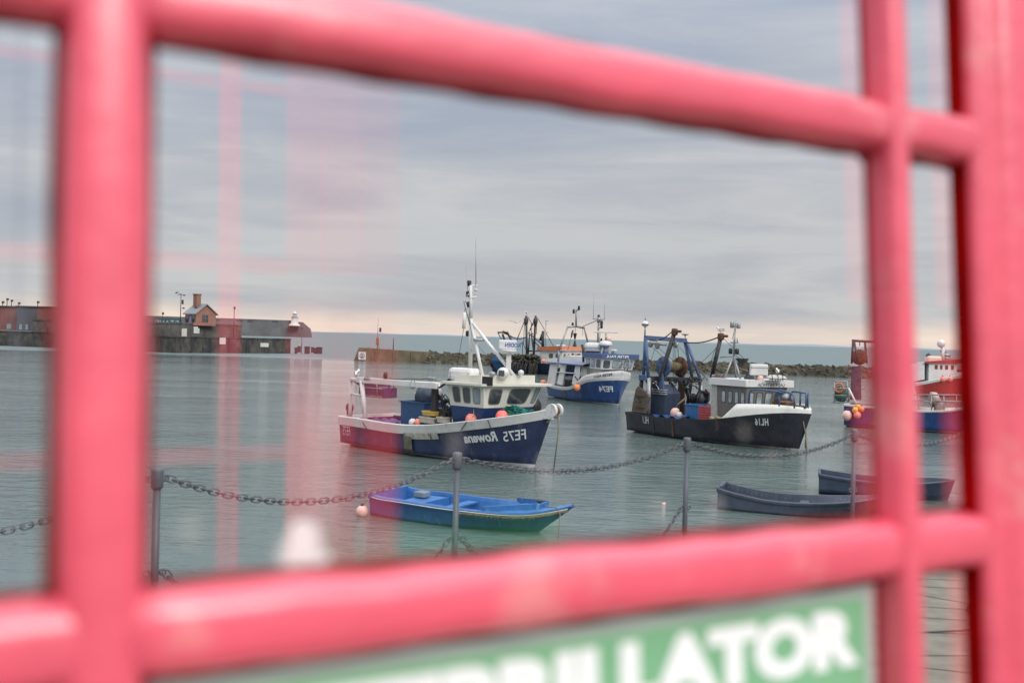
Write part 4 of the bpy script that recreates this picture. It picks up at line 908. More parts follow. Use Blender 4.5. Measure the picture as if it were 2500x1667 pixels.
c = P1(G(1683, 205), .4); o = empty('roof_aerial', R1.world((c[0], c[1], ZR)), R1.a, 'small white mushroom aerial at the front of the cream roof', 'aerial'); h = c[2]-ZR
MB().lathe((0, 0, 0), [(.06, 0), (.05, h-.05), (.11, h), (.11, h+.12), (.03, h+.17)], n=12).build('dome', WHITE, o)
# stern gantry of white steel
ys, yp = -1.45, 1.35
a1, a2 = P1(J(490, 225), ys), P1(J(566, 965), ys); b1_, b2_ = P1(J(282, 215), -.3), P1(J(280, 870), -.3)
ztop = a1[2]
tubes(R1, 'gantry_post', WHITE, [([a2, a1], .10)])
xs = R1.x(J(282, 500), .25); FY = xs.y; tubes(R1, 'gantry_post', WHITE, [([(xs.x, FY, .9), (xs.x, FY, ztop)], .085)])
e = P1(J(1925, 240), ys)
MB().box(((a1[0]+e[0])/2-.12, ys, ztop+.02), (e[0]-a1[0]+.35, .15, .24), bev=.02).build('gantry_beam', WHITE, rt)
tubes(R1, 'gantry_beam', WHITE, [([(a1[0], ys, ztop), (xs.x, FY, ztop)], .09)])
tubes(R1, 'gantry_beam', WHITE, [([(xs.x, FY, ztop), (e[0], .95, ztop)], .06)])
tubes(R1, 'gantry_rail', WHITE, [([P1(J(480, 512), ys), (xs.x, FY, R1.x(J(285, 480), .25).z)], .05)])
tubes(R1, 'gantry_strut', WHITE, [([P1(J(1950, 300), -1.0), P1(J(2015, 640), -1.0)], .11)])
tubes(R1, 'gantry_post', WHITE, [([(e[0], .95, 1.0), (e[0], .95, ztop)], .08)])
tubes(R1, 'cable_on_gantry', ROPED, [([P1(J(u, 195+7*math.sin(u/60)), ys) for u in range(390, 1850, 50)], .02)], n=5)
mb = MB(); cc = P1(J(1495, 300), ys); mb.tube([(cc[0]+.16*math.sin(t), ys-.06, cc[2]+.16*math.cos(t)) for t in [.5+(2*PI-1)*k/14 for k in range(15)]], .018); mb.build('rope_loop', ROPED, rt)
for (ua, ub, va, vb) in ((1020, 1000, 265, 400), (1125, 1050, 265, 470), (1705, 1740, 265, 345), (1835, 1890, 265, 345)): tubes(R1, 'hanging_line', ROPED, [([P1(J(ua, va), ys), P1(J((ua+ub)/2+15, (va+vb)/2), ys), P1(J(ub, vb), ys)], .02)], n=5)
c = P1(J(948, 130), ys); o = MB().lathe((c[0], c[1], c[2]-.12), [(.07, 0), (.09, .03), (.09, .22), (.05, .26)], n=12).build('navigation_light', BLACK, rt)
tubes(R1, 'bracket', GALV, [([(c[0], c[1], c[2]-.3), (c[0], c[1], c[2]-.1)], .03)], o)
for (u, v) in ((620, 195), (1828, 190)): c = P1(J(u, v), ys); MB().box((c[0], ys, c[2]), (.42, .2, .12), bev=.03).build('deck_light', GALV, rt)
# sorting hopper slung under the gantry
hop = empty('net_hauler_cage', label='dark hopper with pale rail loops hanging under the stern gantry of the navy boat', cat='hopper'); 
qa, qb = R1.y(J(560, 430), .3), R1.y(J(1045, 430), .3); q0_ = R1.y(J(800, 540), .3)
hop.location = R1.world((q0_.x, .3, q0_.z)); hop.rotation_euler = (0, 0, R1.a); hw_ = (qb.x-qa.x)/2; th = R1.y(J(800, 268), .3).z-q0_.z
MB().box((0, 0, .24), (hw_*2, .8, .48), bev=.05).build('tray', HULLB, hop)
MB().hexa([(-hw_*1.0, -.4, .48), (hw_*.5, -.4, .48), (hw_*.5, .4, .48), (-hw_*1.0, .4, .48)], [(-hw_*1.45, -.4, th), (hw_*.55, -.4, th), (hw_*.55, .4, th), (-hw_*1.45, .4, th)]).build('hopper', HULLB, hop)
mb = MB(); mb.hexa([(hw_*.3, -.42, th-.2), (hw_*.9, -.42, th-.48), (hw_*.9, .42, th-.48), (hw_*.3, .42, th-.2)], [(hw_*.3, -.42, th), (hw_*.9, -.42, th-.3), (hw_*.9, .42, th-.3), (hw_*.3, .42, th)]); mb.build('hood', HULLB, hop)
mb = MB(); 
for z in (.06, .42): mb.tube([(-hw_*.8, -.46, z), (hw_*.95, -.46, z)], .022)
mb.tube([(-hw_*.75+.0*k, -.46, .06) if k == 0 else (-hw_*.08+hw_*.62*math.cos(PI-PI*(k-1)/12), -.46, .45+.48*math.sin(PI*(k-1)/12)) for k in range(14)]+[(hw_*.62, -.46, .06)], .022); mb.build('rail_loop', GALV, hop)
mb = MB(); 
for x in (-hw_*1.2, hw_*.4): mb.tube([(x, 0, th-.05), (x, 0, th+.25)], .02)
mb.build('hanger', GALV, hop)
# deck gear: blue tub, net bag, boxes, rust brown hauler post, hoses
def deckthing(name, boat, px, y, label, cat, group=None, z=None, rz=0):
    q = boat.y(px, y); q = Vector((q.x, y, q.z if z is None else z)); return empty(name, boat.world(q), boat.a+rz, label, cat, group)
zt_ = P1(J(1440, 595), -.2)[2]; zb_ = .5; xx0, xx1 = P1(J(1450, 700), -.2)[0], P1(J(1900, 700), -.2)[0]
o = dipbox(xx1-xx0, 1.25, zt_-zb_, .05, TUBC, 'fish_tub', taper=.95, rim=.05); tag(o, 'large dull blue fish tub on the navy boat amidships', 'tub', 'fish tubs'); R1.put(o, ((xx0+xx1)/2, -.2, zb_))
o = deckthing('net_bag', R1, J(1740, 680), -.35, 'bulging dark covered net bag resting on the dull blue tub', 'net bag', z=zt_-.25)
mb = MB(); hb_ = P1(J(1740, 345), -.35)[2]-zt_+.25; wbx = (P1(J(1885, 500), -.35)[0]-P1(J(1600, 500), -.35)[0])/2
mb.ball((0, 0, hb_*.52), (wbx, .5, hb_*.55), seg=18, jit=.05); mb.ball((wbx*.35, 0, hb_*.62), (wbx*.62, .45, hb_*.42), seg=14, jit=.05); mb.build('bag', TARP, o)
mb = MB(); 
for k in range(4): mb.tube([(-wbx*.75+(.25+.07*k)*math.cos(t)*1.0, -.1+.05*k, hb_*.45+(.42-.03*k)*math.sin(t)) for t in [1.3+3.6*i/14 for i in range(15)]], .018)
mb.build('hoop', BLACK, o)
q = P1(J(1900, 345), ys+.25); q2 = P1(J(1900, 1035), ys+.25)
MB().box((q[0], q[1], (q[2]+.5)/2), (.26, .2, q[2]-.5), bev=.03).build('hauler_post', mat('dark_brown_steel', (.035, .028, .03), .6, var=.3), rt)
mb = MB(); mb.tube([P1(J(1905, 375), ys+.3), P1(J(1990, 355), -1), P1(J(2080, 290), -.9), P1(J(2150, 220), -.8), P1(J(2230, 165), -.7), P1(J(2250, 40), -.6)], .05)
mb.build('hydraulic_hose', BLACK, rt)
random.seed(5); mb = MB()
for k in range(9):
    c0 = (random.uniform(1900, 1960), random.uniform(400, 520)); c1 = (random.uniform(2020, 2180), random.uniform(600, 760)); yy = random.uniform(-1.2, -.9)
    mb.tube([P1(J(c0[0]+(c1[0]-c0[0])*t, c0[1]+(c1[1]-c0[1])*t+90*math.sin(t*PI)*random.uniform(-.5, .9)), yy) for t in [i/8 for i in range(9)]], .022, n=6)
for k in range(6):
    c = P1(J(random.uniform(2080, 2160), random.uniform(680, 760)), -1.05); r = random.uniform(.2, .36)
    mb.tube([(c[0]+r*math.cos(t), c[1]+.05*k-.1, c[2]+r*.9*math.sin(t)) for t in [2*PI*i/16 for i in range(16)]], .022, n=6, closed=True)
for k in range(4): mb.tube([P1(J(2140+18*k, 760), -1), P1(J(2150+15*k, 880), -1), P1(J(2160+14*k, 1020), -1)], .035)
mb.build('hose_bundle', BLACK, rt)
q = P1(J(2040, 880), -1.0); MB().box((q[0]-.1, -.9, (q[2]+.5)/2+.1), (.75, .4, q[2]-.2), bev=.04).build('winch_block', mat('dark_brown_steel', (.035, .028, .03), .6), rt)
def crate(boat, c0, c1, y, m, label, h_extra=0, depth=.45, group=None, lip=True):
    a, b = boat.y(c0, y), boat.y(c1, y); w_ = b.x-a.x; h = a.z-b.z
    o = dipbox(w_, depth, h, .03, m, 'fish_box', taper=.93, rim=.02); tag(o, label, 'crate', group); boat.put(o, ((a.x+b.x)/2, y+depth/2, b.z)); return o
crate(R1, J(1650, 800), J(1872, 905), -1.38, YELC, 'yellow fish box on top of the pale crate beside the dark post', group='fish boxes on the navy boat')
crate(R1, J(1595, 912), J(1872, 1055), -1.40, CARD, 'pale crate under the yellow fish box on the navy boat', group='fish boxes on the navy boat')
crate(R1, J(1935, 915), J(2065, 1040), -1.40, CARD, 'pale crate right of the dark hauler post', group='fish boxes on the navy boat')
for u, v, m_, lb in ((1470, 1040, WHITE, 'white float on the gunwale deck left of the pale crate'), (1580, 1040, PINKB, 'pink float tucked against the pale crate')):
    q = R1.y(J(u, v), -1.3); o = buoy_obj('deck_float', .17, m_, lb, 'float', R1.world((q.x, -1.3, q.z-.17)), 'small floats on the navy boat')
# blue tarpaulins aft
mb = MB(); rows = []; xa_, xb_ = .25, P1(J(1440, 900), .3)[0]
for i in range(25):
    x = xa_+(xb_-xa_)*i/24; rows.append([(x, y, 1.02+.10*math.sin(i*.9+y*3)+.07*math.sin(i*2.3-y*5)+.05*math.sin(y*9)-.02*i/24-.10*(abs(y)**3)/3) for y in [-1.35+2.6*k/12 for k in range(13)]])
mb.grid(rows); tag(mb.build('tarpaulin', mat('crumpled_blue_tarpaulin', (.03, .07, .20), .5, var=.35, vscale=3)), 'crumpled blue tarpaulin covering the aft deck of the navy boat', 'tarpaulin').matrix_world = Matrix.Translation(R1.O) @ Matrix.Rotation(R1.a, 4, 'Z')
q = R1.y(J(265, 800), -.8); o = empty('coiled_hauler', R1.world((q.x, -.8, R1.zs(.02)+.0)), R1.a, 'rusty orange hauling wheel at the stern corner of the navy boat', 'hauler')
MB().lathe((0, -.08, .34), [(.19, 0), (.21, .03), (.13, .06), (.13, .1), (.21, .13), (.19, .16)], axis=(0, 1, 0), n=20).build('wheel', RUST, o); MB().box((0, 0, .1), (.22, .2, .24), bev=.03).build('stand', RUST, o)
# patch on the band, fender timber, rubbing strip
mb = MB()
xq = [R1.y(J(u, 1215), -1.8).x for u in (1290, 1905)]; zq0 = R1.y(J(1600, 1222), -1.8).z; 
mb.grid([[R1.onside(x, z, .03) for z in (R1.zs(x/R1.bx)-.55, R1.zs(x/R1.bx)-.30)] for x in [xq[0]+(xq[1]-xq[0])*k/12 for k in range(13)]], smooth=False)
mb.build('repair_strip', mat('worn_cream_paint', (.52, .50, .42), .6, var=.2, patch=((.12, .11, .09), .55, 4)), rt)
xf = R1.y(J(1355, 1300), -1.8).x
mb = MB()
for z0_, z1_ in ((-.3, .82),):
    mb.grid([[R1.onside(xf+dx, z, .09) for z in (z0_, .1, .3, .5, z1_)] for dx in (-.24, -.08, .08, .24)], smooth=False)
mb.build('side_fender', mat('stained_timber', (.13, .12, .085), .8, var=.4, vscale=3), rt)
for (u, v, u2, v2) in ((828, 920, 715, 1045), (1075, 890, 1065, 1010)):
    q, q2 = R1.y(G(u, v), -1.75), R1.y(G(u2, v2), -1.8); mb = MB(); 
    mb.tube([R1.onside(q.x+(q2.x-q.x)*t, q.z+(q2.z-q.z)*t-.03, .05) for t in [i/6 for i in range(7)]], .018, n=5); mb.build('side_line', ROPED, rt)
q, q2 = R1.y(J(520, 985), -1.75), R1.y(J(580, 1140), -1.8); mb = MB(); mb.tube([R1.onside(q.x+(q2.x-q.x)*t, q.z-.08+(q2.z-q.z)*t, .05) for t in [i/6 for i in range(7)]], .018, n=5); mb.build('side_line', ROPED, rt)
# lettering
R1.lettering('FE75', G(1765, 1185), G(1425, 1228), .40, LETW, bold=.01)
R1.lettering('Rowena', G(1345, 1215), G(835, 1250), .40, LETW, bold=.035, shear=.3)
R1.lettering('FE75', J(285, 1282), J(150, 1262), .40, LETW, bold=-.01)
# buoys, net, fender and bow roller
for (p, r, yb_, lb, m_) in ((G(932, 905), .24, -1.22, 'salmon buoy on a line against the blue casing of the navy boat', PINKB), (G(1392, 862), .25, -.85, 'bright salmon buoy on the foredeck beside the teal net', mat('bright_salmon_buoy', (.85, .17, .15), .45, var=.06))):
    q = R1.y(p, yb_); buoy_obj('round_buoy', r, m_, lb, 'buoy', R1.world((q.x, yb_, q.z-r)), 'round buoys on the navy boat')
q = R1.y(G(935, 900), -1.4); tubes(R1, 'side_line', GALV, [([P1(G(970, 725), -1.3), P1(G(965, 830), -1.4), P1(G(950, 860), -1.4)], .012), ([P1(G(970, 830), -1.4), P1(G(990, 900), -1.5)], .012)], n=4)
q = R1.y(G(1610, 845), -.35); o = empty('net_heap', R1.world((q.x, -.35, q.z-.05)), R1.a, 'heap of teal green netting on the foredeck of the navy boat', 'net'); mb = MB(); random.seed(3)
for k in range(70):
    a_ = random.uniform(0, 2*PI); r = random.uniform(.1, .6); c = Vector((r*math.cos(a_)*1.1, r*math.sin(a_)*.45, .08+.36*(1-r)*random.random()))
    mb.tube([c+Vector((random.uniform(-.3, .3), random.uniform(-.1, .1), .14*math.sin(t*PI)+random.uniform(-.03, .03))) + Vector((.3*(t-.5), 0, 0)) for t in [i/5 for i in range(6)]], .014, n=5)
mb.ball((0, 0, .02), (.6, .3, .24), seg=14, jit=.08); mb.build('netting', TEAL, o)
q = R1.x(G(1852, 672), R1.y(G(1852, 690), .9).x); qq = R1.y(G(1862, 690), 1.62); o = empty('black_fender', R1.world((qq.x, 1.62, qq.z-.35)), R1.a, 'big round black fender beside the cream wheelhouse front', 'fender'); MB().ball((0, 0, .35), (.36, .36, .40), seg=20).build('ball', BLACK, o); MB().tube([(0, 0, .72), (0, 0, .86)], .05).build('eye', BLACK, o)
q = P1(G(2160, 760)); 
for sy in (-.17, .17): MB().hexa([(q[0]-.95, sy-.05, q[2]-.32), (q[0]+.18, sy-.05, q[2]-.3), (q[0]+.18, sy+.05, q[2]-.3), (q[0]-.95, sy+.05, q[2]-.32)], [(q[0]-.75, sy-.05, q[2]-.12), (q[0]+.2, sy-.05, q[2]+.2), (q[0]+.2, sy+.05, q[2]+.2), (q[0]-.75, sy+.05, q[2]-.12)]).lathe((q[0]+.1, sy-.06, q[2]+.02), [(.26, 0), (.26, .12)], axis=(0, 1, 0), n=16).build('bow_cheek', WHITE, rt)
MB().lathe((q[0]+.12, -.13, q[2]+.0), [(.2, 0), (.1, .06), (.1, .2), (.2, .26)], axis=(0, 1, 0), n=16).build('bow_roller', RUST, rt)
mb = MB(); e1 = R1.y(G(2165, 1485), 0); mb.tube([(q[0]+.3, 0, q[2]-.1), (q[0]+.32, 0, q[2]-.8), P1(A(1442, 1515))], .03, n=6); mb.tube([(q[0]+.2, .05, q[2]), (q[0]-.05, -.25, q[2]-.45)], .03, n=6); mb.build('mooring_line', ROPE, rt)
o = gull(R1.world((P1(J(405, 190), ys)[0], ys, ztop+.15)), R1.a+2.2, 'seagull standing on the stern gantry of the navy boat', sc_=1.05)

# ================================================================== BOAT 2: black trawler
R2 = Boat('fishing_trawler', B(198, 1228), B(1840, 1412), 1.65, 'black hulled trawler with white bow bulwark, blue stern gantry and cluttered deck', group='fishing boats in the harbour')
R2.hull([B(*q) for q in ((180, 1040), (300, 1062), (400, 1080), (550, 1100), (700, 1112), (900, 1120), (1100, 1110), (1300, 1085), (1500, 1062), (1700, 1052), (1850, 1050))], 1.95, B(1964, 1062),
        [HULLK, HULLK, mat('chipped_white_line', (.55, .54, .50), .6, var=.2, patch=((.10, .09, .09), .52, 5)), DKST], band=0, stripe=.10, bulw=.7, cap=.08, deckmat=DKST, inmat=0, sternf=.92, bexp=2.8, wexp=1.9, mid=.5)
r2 = R2.root; P2 = lambda p, y=0: pt(R2, p, y)
print('R2', R2.bx, R2.bz, R2.L)
# white raised bow bulwark following the sheer
tw0 = R2.y(B(1115, 1110), -1.9).x/R2.bx; tw1 = R2.y(B(1235, 968), -1.9).x/R2.bx
zt1 = R2.y(B(1240, 970), -1.9).z-R2.zs(tw1); ztb = R2.y(B(1940, 1012), -.1).z-R2.bz
mb = MB()
for sd in (-1, 1):
    rw, rwi = [], []
    for i in range(25):
        t = tw0+(1-tw0)*i/24; zs = R2.zs(t)+.02; k = min(1, (t-tw0)/(tw1-tw0)); hgt = max(.01, (zt1+(ztb-zt1)*max(0, (t-tw1)/(1-tw1)))*k)
        p = R2.P(t, R2.zs(t), sd, 0); rw.append([(p.x, p.y, zs), (p.x+.0, p.y*1.0, zs+hgt*.5), (p.x, p.y*.985, zs+hgt)]); rwi.append([(p.x-.05, p.y*.95, zs), (p.x-.05, p.y*.94, zs+hgt)])
    mb.grid(rw); mb.grid(rwi); mb.grid([[a[-1], b[-1]] for a, b in zip(rw, rwi)])
mb.build('bow_bulwark', mat('stained_white_bulwark', (.74, .73, .69), .5, var=.05, patch=((.50, .38, .12), .62, 2.2)), r2)
# wheelhouse
xa = P2(B(1010, 960), -1.3)[0]; xb = P2(B(1330, 990), -1.3)[0]; zt = P2(B(1010, 775), -1.3)[2]; zd = .9
yr = 1.3; xf = P2(B(1700, 900), 1.0)[0]; xf = min(xf, xb+1.2)
g_wall = mat('grey_brown_wheelhouse', (.15, .14, .135), .6, var=.15, vscale=2, patch=((.30, .29, .27), .60, 1.6))
zd = 1.05; bot = [(xa, -1.2, zd), (xb-.1, -1.15, zd), (xb+.1, yr*.8, zd), (xa, yr, zd)]; top = [(xa, -1.3, zt), (xb+.05, -1.3, zt), (xb+.4, yr, zt), (xa, yr, zt)]
wh = house(bot, top, 'wheelhouse', g_wall, r2); fr = mat('dark_window_frame', (.05, .05, .05), .5)
house([(xa-.02, -1.33, zd), (xa+.35, -1.33, zd), (xa+.35, -1.2, zd), (xa-.02, -1.2, zd)], [(xa-.02, -1.33, zt), (xa+.35, -1.33, zt), (xa+.35, -1.2, zt), (xa-.02, -1.2, zt)], 'corner_panel', mat('pale_grey_panel', (.38, .37, .35), .6), wh, k=2)
SKYGLASS = mat('painted_sky_glass', (.33, .38, .40), .12, var=.35, vscale=2.5)  # opaque panes; brightness seen through the wheelhouse is painted as pale grey-blue
for u0, u1 in ((.27, .40), (.47, .60), (.66, .78), (.84, .96)): window(bot, top, 0, u0, u1, .54, .86, wh, SKYGLASS, fr, w=.03, rnd=.1)
for u0, u1 in ((.05, .20), (.25, .42), (.47, .66), (.72, .95)): window(bot, top, 1, u0, u1, .50, .86, wh, SKYGLASS if u0 < .7 else GLASSD, fr, w=.04)
zt2 = P2(B(1400, 752), -1.3)[2]
rb = [(xa-.15, -1.45, zt), (xb+.12, -1.45, zt), (xb+.60, yr+.25, zt-.02), (xa-.15, yr+.15, zt)]
rf = house(rb, [(x, y, zt2+.06) for x, y, _ in rb], 'roof', WHITE, r2, k=2)
f0, f1 = Vector(rb[1]), Vector(rb[2]); d_ = (f1-f0).normalized()
text_obj('lettering', 'LADY PATRICIA', lambda u, v: f0+(f1-f0)*(.80-.55*u)+Vector((.02*1.0, -.02, .03+(zt2-zt)*.62*v)), LETD, rf, bold=.0)
ZR2 = zt2+.06
a, b = P2(B(1048, 745), -.9), P2(B(1108, 745), -.9); ztq = P2(B(1080, 680), -.9)[2]
MB().box(((a[0]+b[0])/2, -.8, (zd+ztq)/2), (b[0]-a[0], .4, ztq-zd), bev=.03).build('exhaust_casing', mat('exhaust_brown', (.12, .10, .09), .7), r2)
MB().box((a[0]-.12, -.6, ztq-.25), (.5, .5, .42), bev=.04).build('roof_vent', GALV, r2)
# life raft, radar box, posts
c0, c1 = P2(B(1535, 720), .2), P2(B(1715, 720), .2)
lr = empty('liferaft', R2.world(((c0[0]+c1[0])/2, .2, ZR2)), R2.a+math.radians(50), 'round ended white liferaft canister on the black trawler wheelhouse roof', 'liferaft', 'liferaft canisters')
lw = 180*.25513/F*48; hb_ = P2(B(1600, 685), .2)[2]-ZR2
MB().box((0, 0, hb_*.55), (lw, .62, hb_*.85), bev=.2).build('canister', WHITE, lr); MB().box((0, 0, hb_*.5), (lw*1.02, .70, .05), bev=.02).build('flange', WHITE, lr)
mb = MB()
for x in (-.25, .05, .3): mb.tube([(lw*x, -.34, .0), (lw*x, -.34, hb_*.7), (lw*x, -.2, hb_), (lw*x, .2, hb_), (lw*x, .34, hb_*.6), (lw*x, .34, 0)], .018)
mb.build('strap', BLACK, lr)
c = P2(B(1460, 637), -.3); o = empty('radar_unit', R2.world((c[0], c[1], ZR2)), R2.a+.9, 'small white radar box on a post above the black trawler wheelhouse', 'radar', 'radar scanners'); h = c[2]-ZR2
MB().box((0, 0, h), (.85, .35, .55), bev=.05).build('housing', WHITE, o); MB().tube([(-.1, 0, 0), (-.1, 0, h-.2)], .06).build('post', GALV, o); MB().box((0, 0, h+.1), (.9, .38, .03)).build('seam', GALV, o)
c = P2(B(1475, 722), -.3); buoy_obj('roof_float', .16, PALEB, 'small dull pink float on the trawler roof beside the radar post', 'float', R2.world((c[0], c[1], c[2]-.17)))
# tripod mast with lights
ap = P2(B(1222, 500), -.2)
tubes(R2, 'mast', GALV, [([ap, P2(B(1232, 240), -.2)], .05), ([P2(B(1232, 240), -.2), P2(B(1240, 165), -.2)], .025)])
for (u, v, y) in ((1128, 745, -.9), (1283, 748, -.6), (1242, 740, .7)): q = P2(B(u, v), y); tubes(R2, 'mast_leg', GALV, [([ap, (q[0], q[1], ZR2)], .05)])
for (u0, v0, u1, v1) in ((1190, 375, 1265, 378), (1200, 215, 1285, 232), (1090, 518, 1222, 508)): tubes(R2, 'crosstree', GALV, [([P2(B(u0, v0), -.2), P2(B(u1, v1), -.2)], .03)])
for (u, v, hh_) in ((1190, 458, .3), (1252, 462, .3), (1205, 205, .35), (1265, 215, .3)):
    c = P2(B(u, v), -.2); MB().lathe((c[0], c[1], c[2]-hh_/2), [(.07, 0), (.1, .03), (.1, hh_-.05), (.06, hh_)], n=10).build('navigation_light', BLACK if v > 300 else GALV, r2)
tubes(R2, 'crosstree', GALV, [([P2(B(1185, 470), -.2), P2(B(1260, 474), -.2)], .025), ([P2(B(1255, 375), -.2), P2(B(1253, 330), -.2)], .03)])
# black day shapes
for (u0, v0, u1, v1, lb) in ((1300, 528, 1300, 606, 'black cone day shape hoisted on the forestay of the black trawler'), (1365, 640, 1370, 728, 'second black cone day shape low on the forestay beside the radar box')):
    a, b = P2(B(u0, v0), .0), P2(B(u1, v1), .0); o = empty('day_shape', R2.world((b[0], b[1], b[2])), R2.a, lb, 'day shape', 'black cones on the trawler'); h = a[2]-b[2]
    MB().lathe((0, 0, 0), [(.30, 0), (.28, .03), (.04, h)] if v0 > 600 else [(.08, 0), (.32, h-.03), (.33, h)], n=16).build('cone', BLACK, o)
# gantry
yn, yf_ = -1.55, 1.45
TLp, TRp = P2(B(377, 330), yn), None
xg = TLp[0]; q = R2.x(B(755, 358), xg)
yfar = min(q.y, 1.5); TL = Vector((xg, yn, TLp[2])); TR = Vector(P2(B(757, 358), yfar)); xg2 = TR.x
print('gantry', TL, TR, q)
mb = MB(); dv = (TR-TL); rotm = dv.to_track_quat('X', 'Z').to_matrix(); mb.box((TL+TR)/2, (dv.length+.1, .2, .24), R=rotm, bev=.02); mb.build('gantry_beam', BLUEP, r2)
for (u0, v0, u1, v1, y) in ((374, 330, 356, 700, yn), (378, 335, 402, 705, yn), (752, 365, 822, 712, yfar), (770, 370, 895, 715, yfar)):
    tubes(R2, 'gantry_leg', BLUEP, [([P2(B(u0, v0), y), P2(B(u1, v1), y)], .085)])
tubes(R2, 'gantry_brace', BLUEP, [([P2(B(362, 560), yn), P2(B(395, 560), yn)], .05), ([P2(B(352, 590), yn), P2(B(398, 640), yn)], .04)])
a, b = Vector(P2(B(330, 715), yn)), Vector(P2(B(908, 738), yfar)); dv = b-a
MB().box((a+b)/2, (dv.length, .3, .26), R=dv.to_track_quat('X', 'Z').to_matrix(), bev=.02).build('cross_beam', DKST, r2)
MB().box(Vector(P2(B(365, 712), yn)), (.55, .35, .3), bev=.02).build('beam_bracket', BLUEP, r2)
for (u0, v0, u1, v1, y, m_, r) in ((340, 722, 330, 845, yn, DKST, .11), (410, 715, 402, 1070, yn, GALV, .12), (815, 745, 780, 960, yfar, DKST, .1), (902, 745, 912, 965, yfar, GALV, .12)): tubes(R2, 'lower_leg', m_, [([P2(B(u0, v0), y), P2(B(u1, v1), y)], r)])
c = P2(B(373, 210), yn); o = empty('gps_dome', R2.world((c[0], yn, P2(B(375, 315), yn)[2])), R2.a, 'white ball aerial with dark middle band on the blue gantry', 'aerial'); h = c[2]-P2(B(375, 315), yn)[2]
MB().tube([(0, 0, 0), (0, 0, h)], .04).build('stalk', GALV, o); MB().ball((0, 0, h+.06), (.19, .19, .17), seg=18).build('ball', WHITE, o); MB().lathe((0, 0, h+.0), [(.194, 0), (.194, .05)], n=18).build('band', BLACK, o); MB().tube([(0, 0, h+.2), (0, 0, h+.5)], .03).build('tip', GALV, o)
c = P2(B(755, 310), yfar); MB().tube([(TR.x, TR.y, TR.z), c], .03).lathe((c[0], c[1], c[2]), [(.04, 0), (.2, .05), (.2, .09), (.03, .12)], n=12).build('satellite_puck', GALV, r2)
for (u0, v0, u1, v1, y, r, lb) in ((655, 275, 432, 985, -.9, .12, 'near'), (1097, 320, 1008, 720, .5, .11, 'far')):
    a, b = P2(B(u0, v0), y), P2(B(u1, v1), y); bm_ = tubes(R2, 'derrick_boom', DKST, [([a, b], r)])
    MB().box(a, (.32, .26, .38), bev=.08).box(Vector(a)+Vector((.3, 0, .03)), (.35, .14, .14), bev=.04).build('boom_head', RUST, bm_)
# net drum: two flanges and a hub across the stern
cA, cB = P2(B(548, 608), -.75), P2(B(716, 612), .85)
drum = empty('net_drum', R2.world((cA[0], -.75, 1.0)), R2.a, 'net drum with one blue and one rusty flange between the gantry legs', 'net drum')
hz = cA[2]-1.0; rr = 98*.25513/F*54
for y, m_, nm in ((0, BLUEP, 'blue flange'), (1.25, RUST, 'rusty flange')):
    o = MB().lathe((0, y, hz), [(rr*.3, -.03), (rr, -.03), (rr, .03), (rr*.3, .05)], axis=(0, 1, 0), n=28).build('drum_flange', m_, drum); o['label'] = nm
    for k in range(6): MB().box((rr*.5*math.cos(k*PI/3), y-.05, hz+rr*.5*math.sin(k*PI/3)), (rr*.9, .04, .07), R=Matrix.Rotation(-k*PI/3, 3, 'Y')).build('spoke', m_, o)
MB().lathe((0, -.02, hz), [(.22, 0), (.26, .3), (.30, .65), (.24, 1.0), (.22, 1.28)], axis=(0, 1, 0), n=20).build('hub', mat('net_on_drum', (.14, .11, .06), .9, var=.4, vscale=10, bump=.6), drum)
for y in (-.15, 1.4): MB().hexa([(-.35, y-.06, -.2), (.35, y-.06, -.2), (.35, y+.06, -.2), (-.35, y+.06, -.2)], [(-.1, y-.06, hz+.1), (.1, y-.06, hz+.1), (.1, y+.06, hz+.1), (-.1, y+.06, hz+.1)]).build('drum_stand', RUST if y > 0 else BLUEP, drum)
# trawl doors
for (pts, y, lb) in (([(305, 795), (385, 860), (408, 900), (375, 1055), (255, 1040), (243, 1020), (280, 830)], -1.75, 'big rusty brown trawl door leaning at the stern corner of the black trawler'), ([(950, 820), (980, 855), (975, 930), (950, 972), (918, 965), (922, 865)], 1.3, 'dark trawl door hanging on the far side beyond the gantry leg')):
    o = empty('trawl_door', R2.world((P2(B(*pts[0]), y)[0], y, 1.0)), R2.a, lb, 'trawl door', 'trawl doors'); base = Vector((P2(B(*pts[0]), y)[0], y, 1.0))
    q = [Vector(P2(B(*p), y))-base for p in pts]; MB().prism(q, (0, .12, 0)).build('plate', BROWN if y < 0 else DKST, o)
    c = sum(q, Vector())/len(q); mb = MB(); mb.box(c+Vector((0, -.05, .25)), (.7, .06, .07)); mb.box(c+Vector((0, -.05, -.35)), (.7, .06, .07)); mb.build('stiffener', RUST, o); MB().tube([c+Vector((-.1, -.04, .1)), c+Vector((0, -.25, 0)), c+Vector((.12, -.04, -.1))], .03).build('bracket', DKST, o)
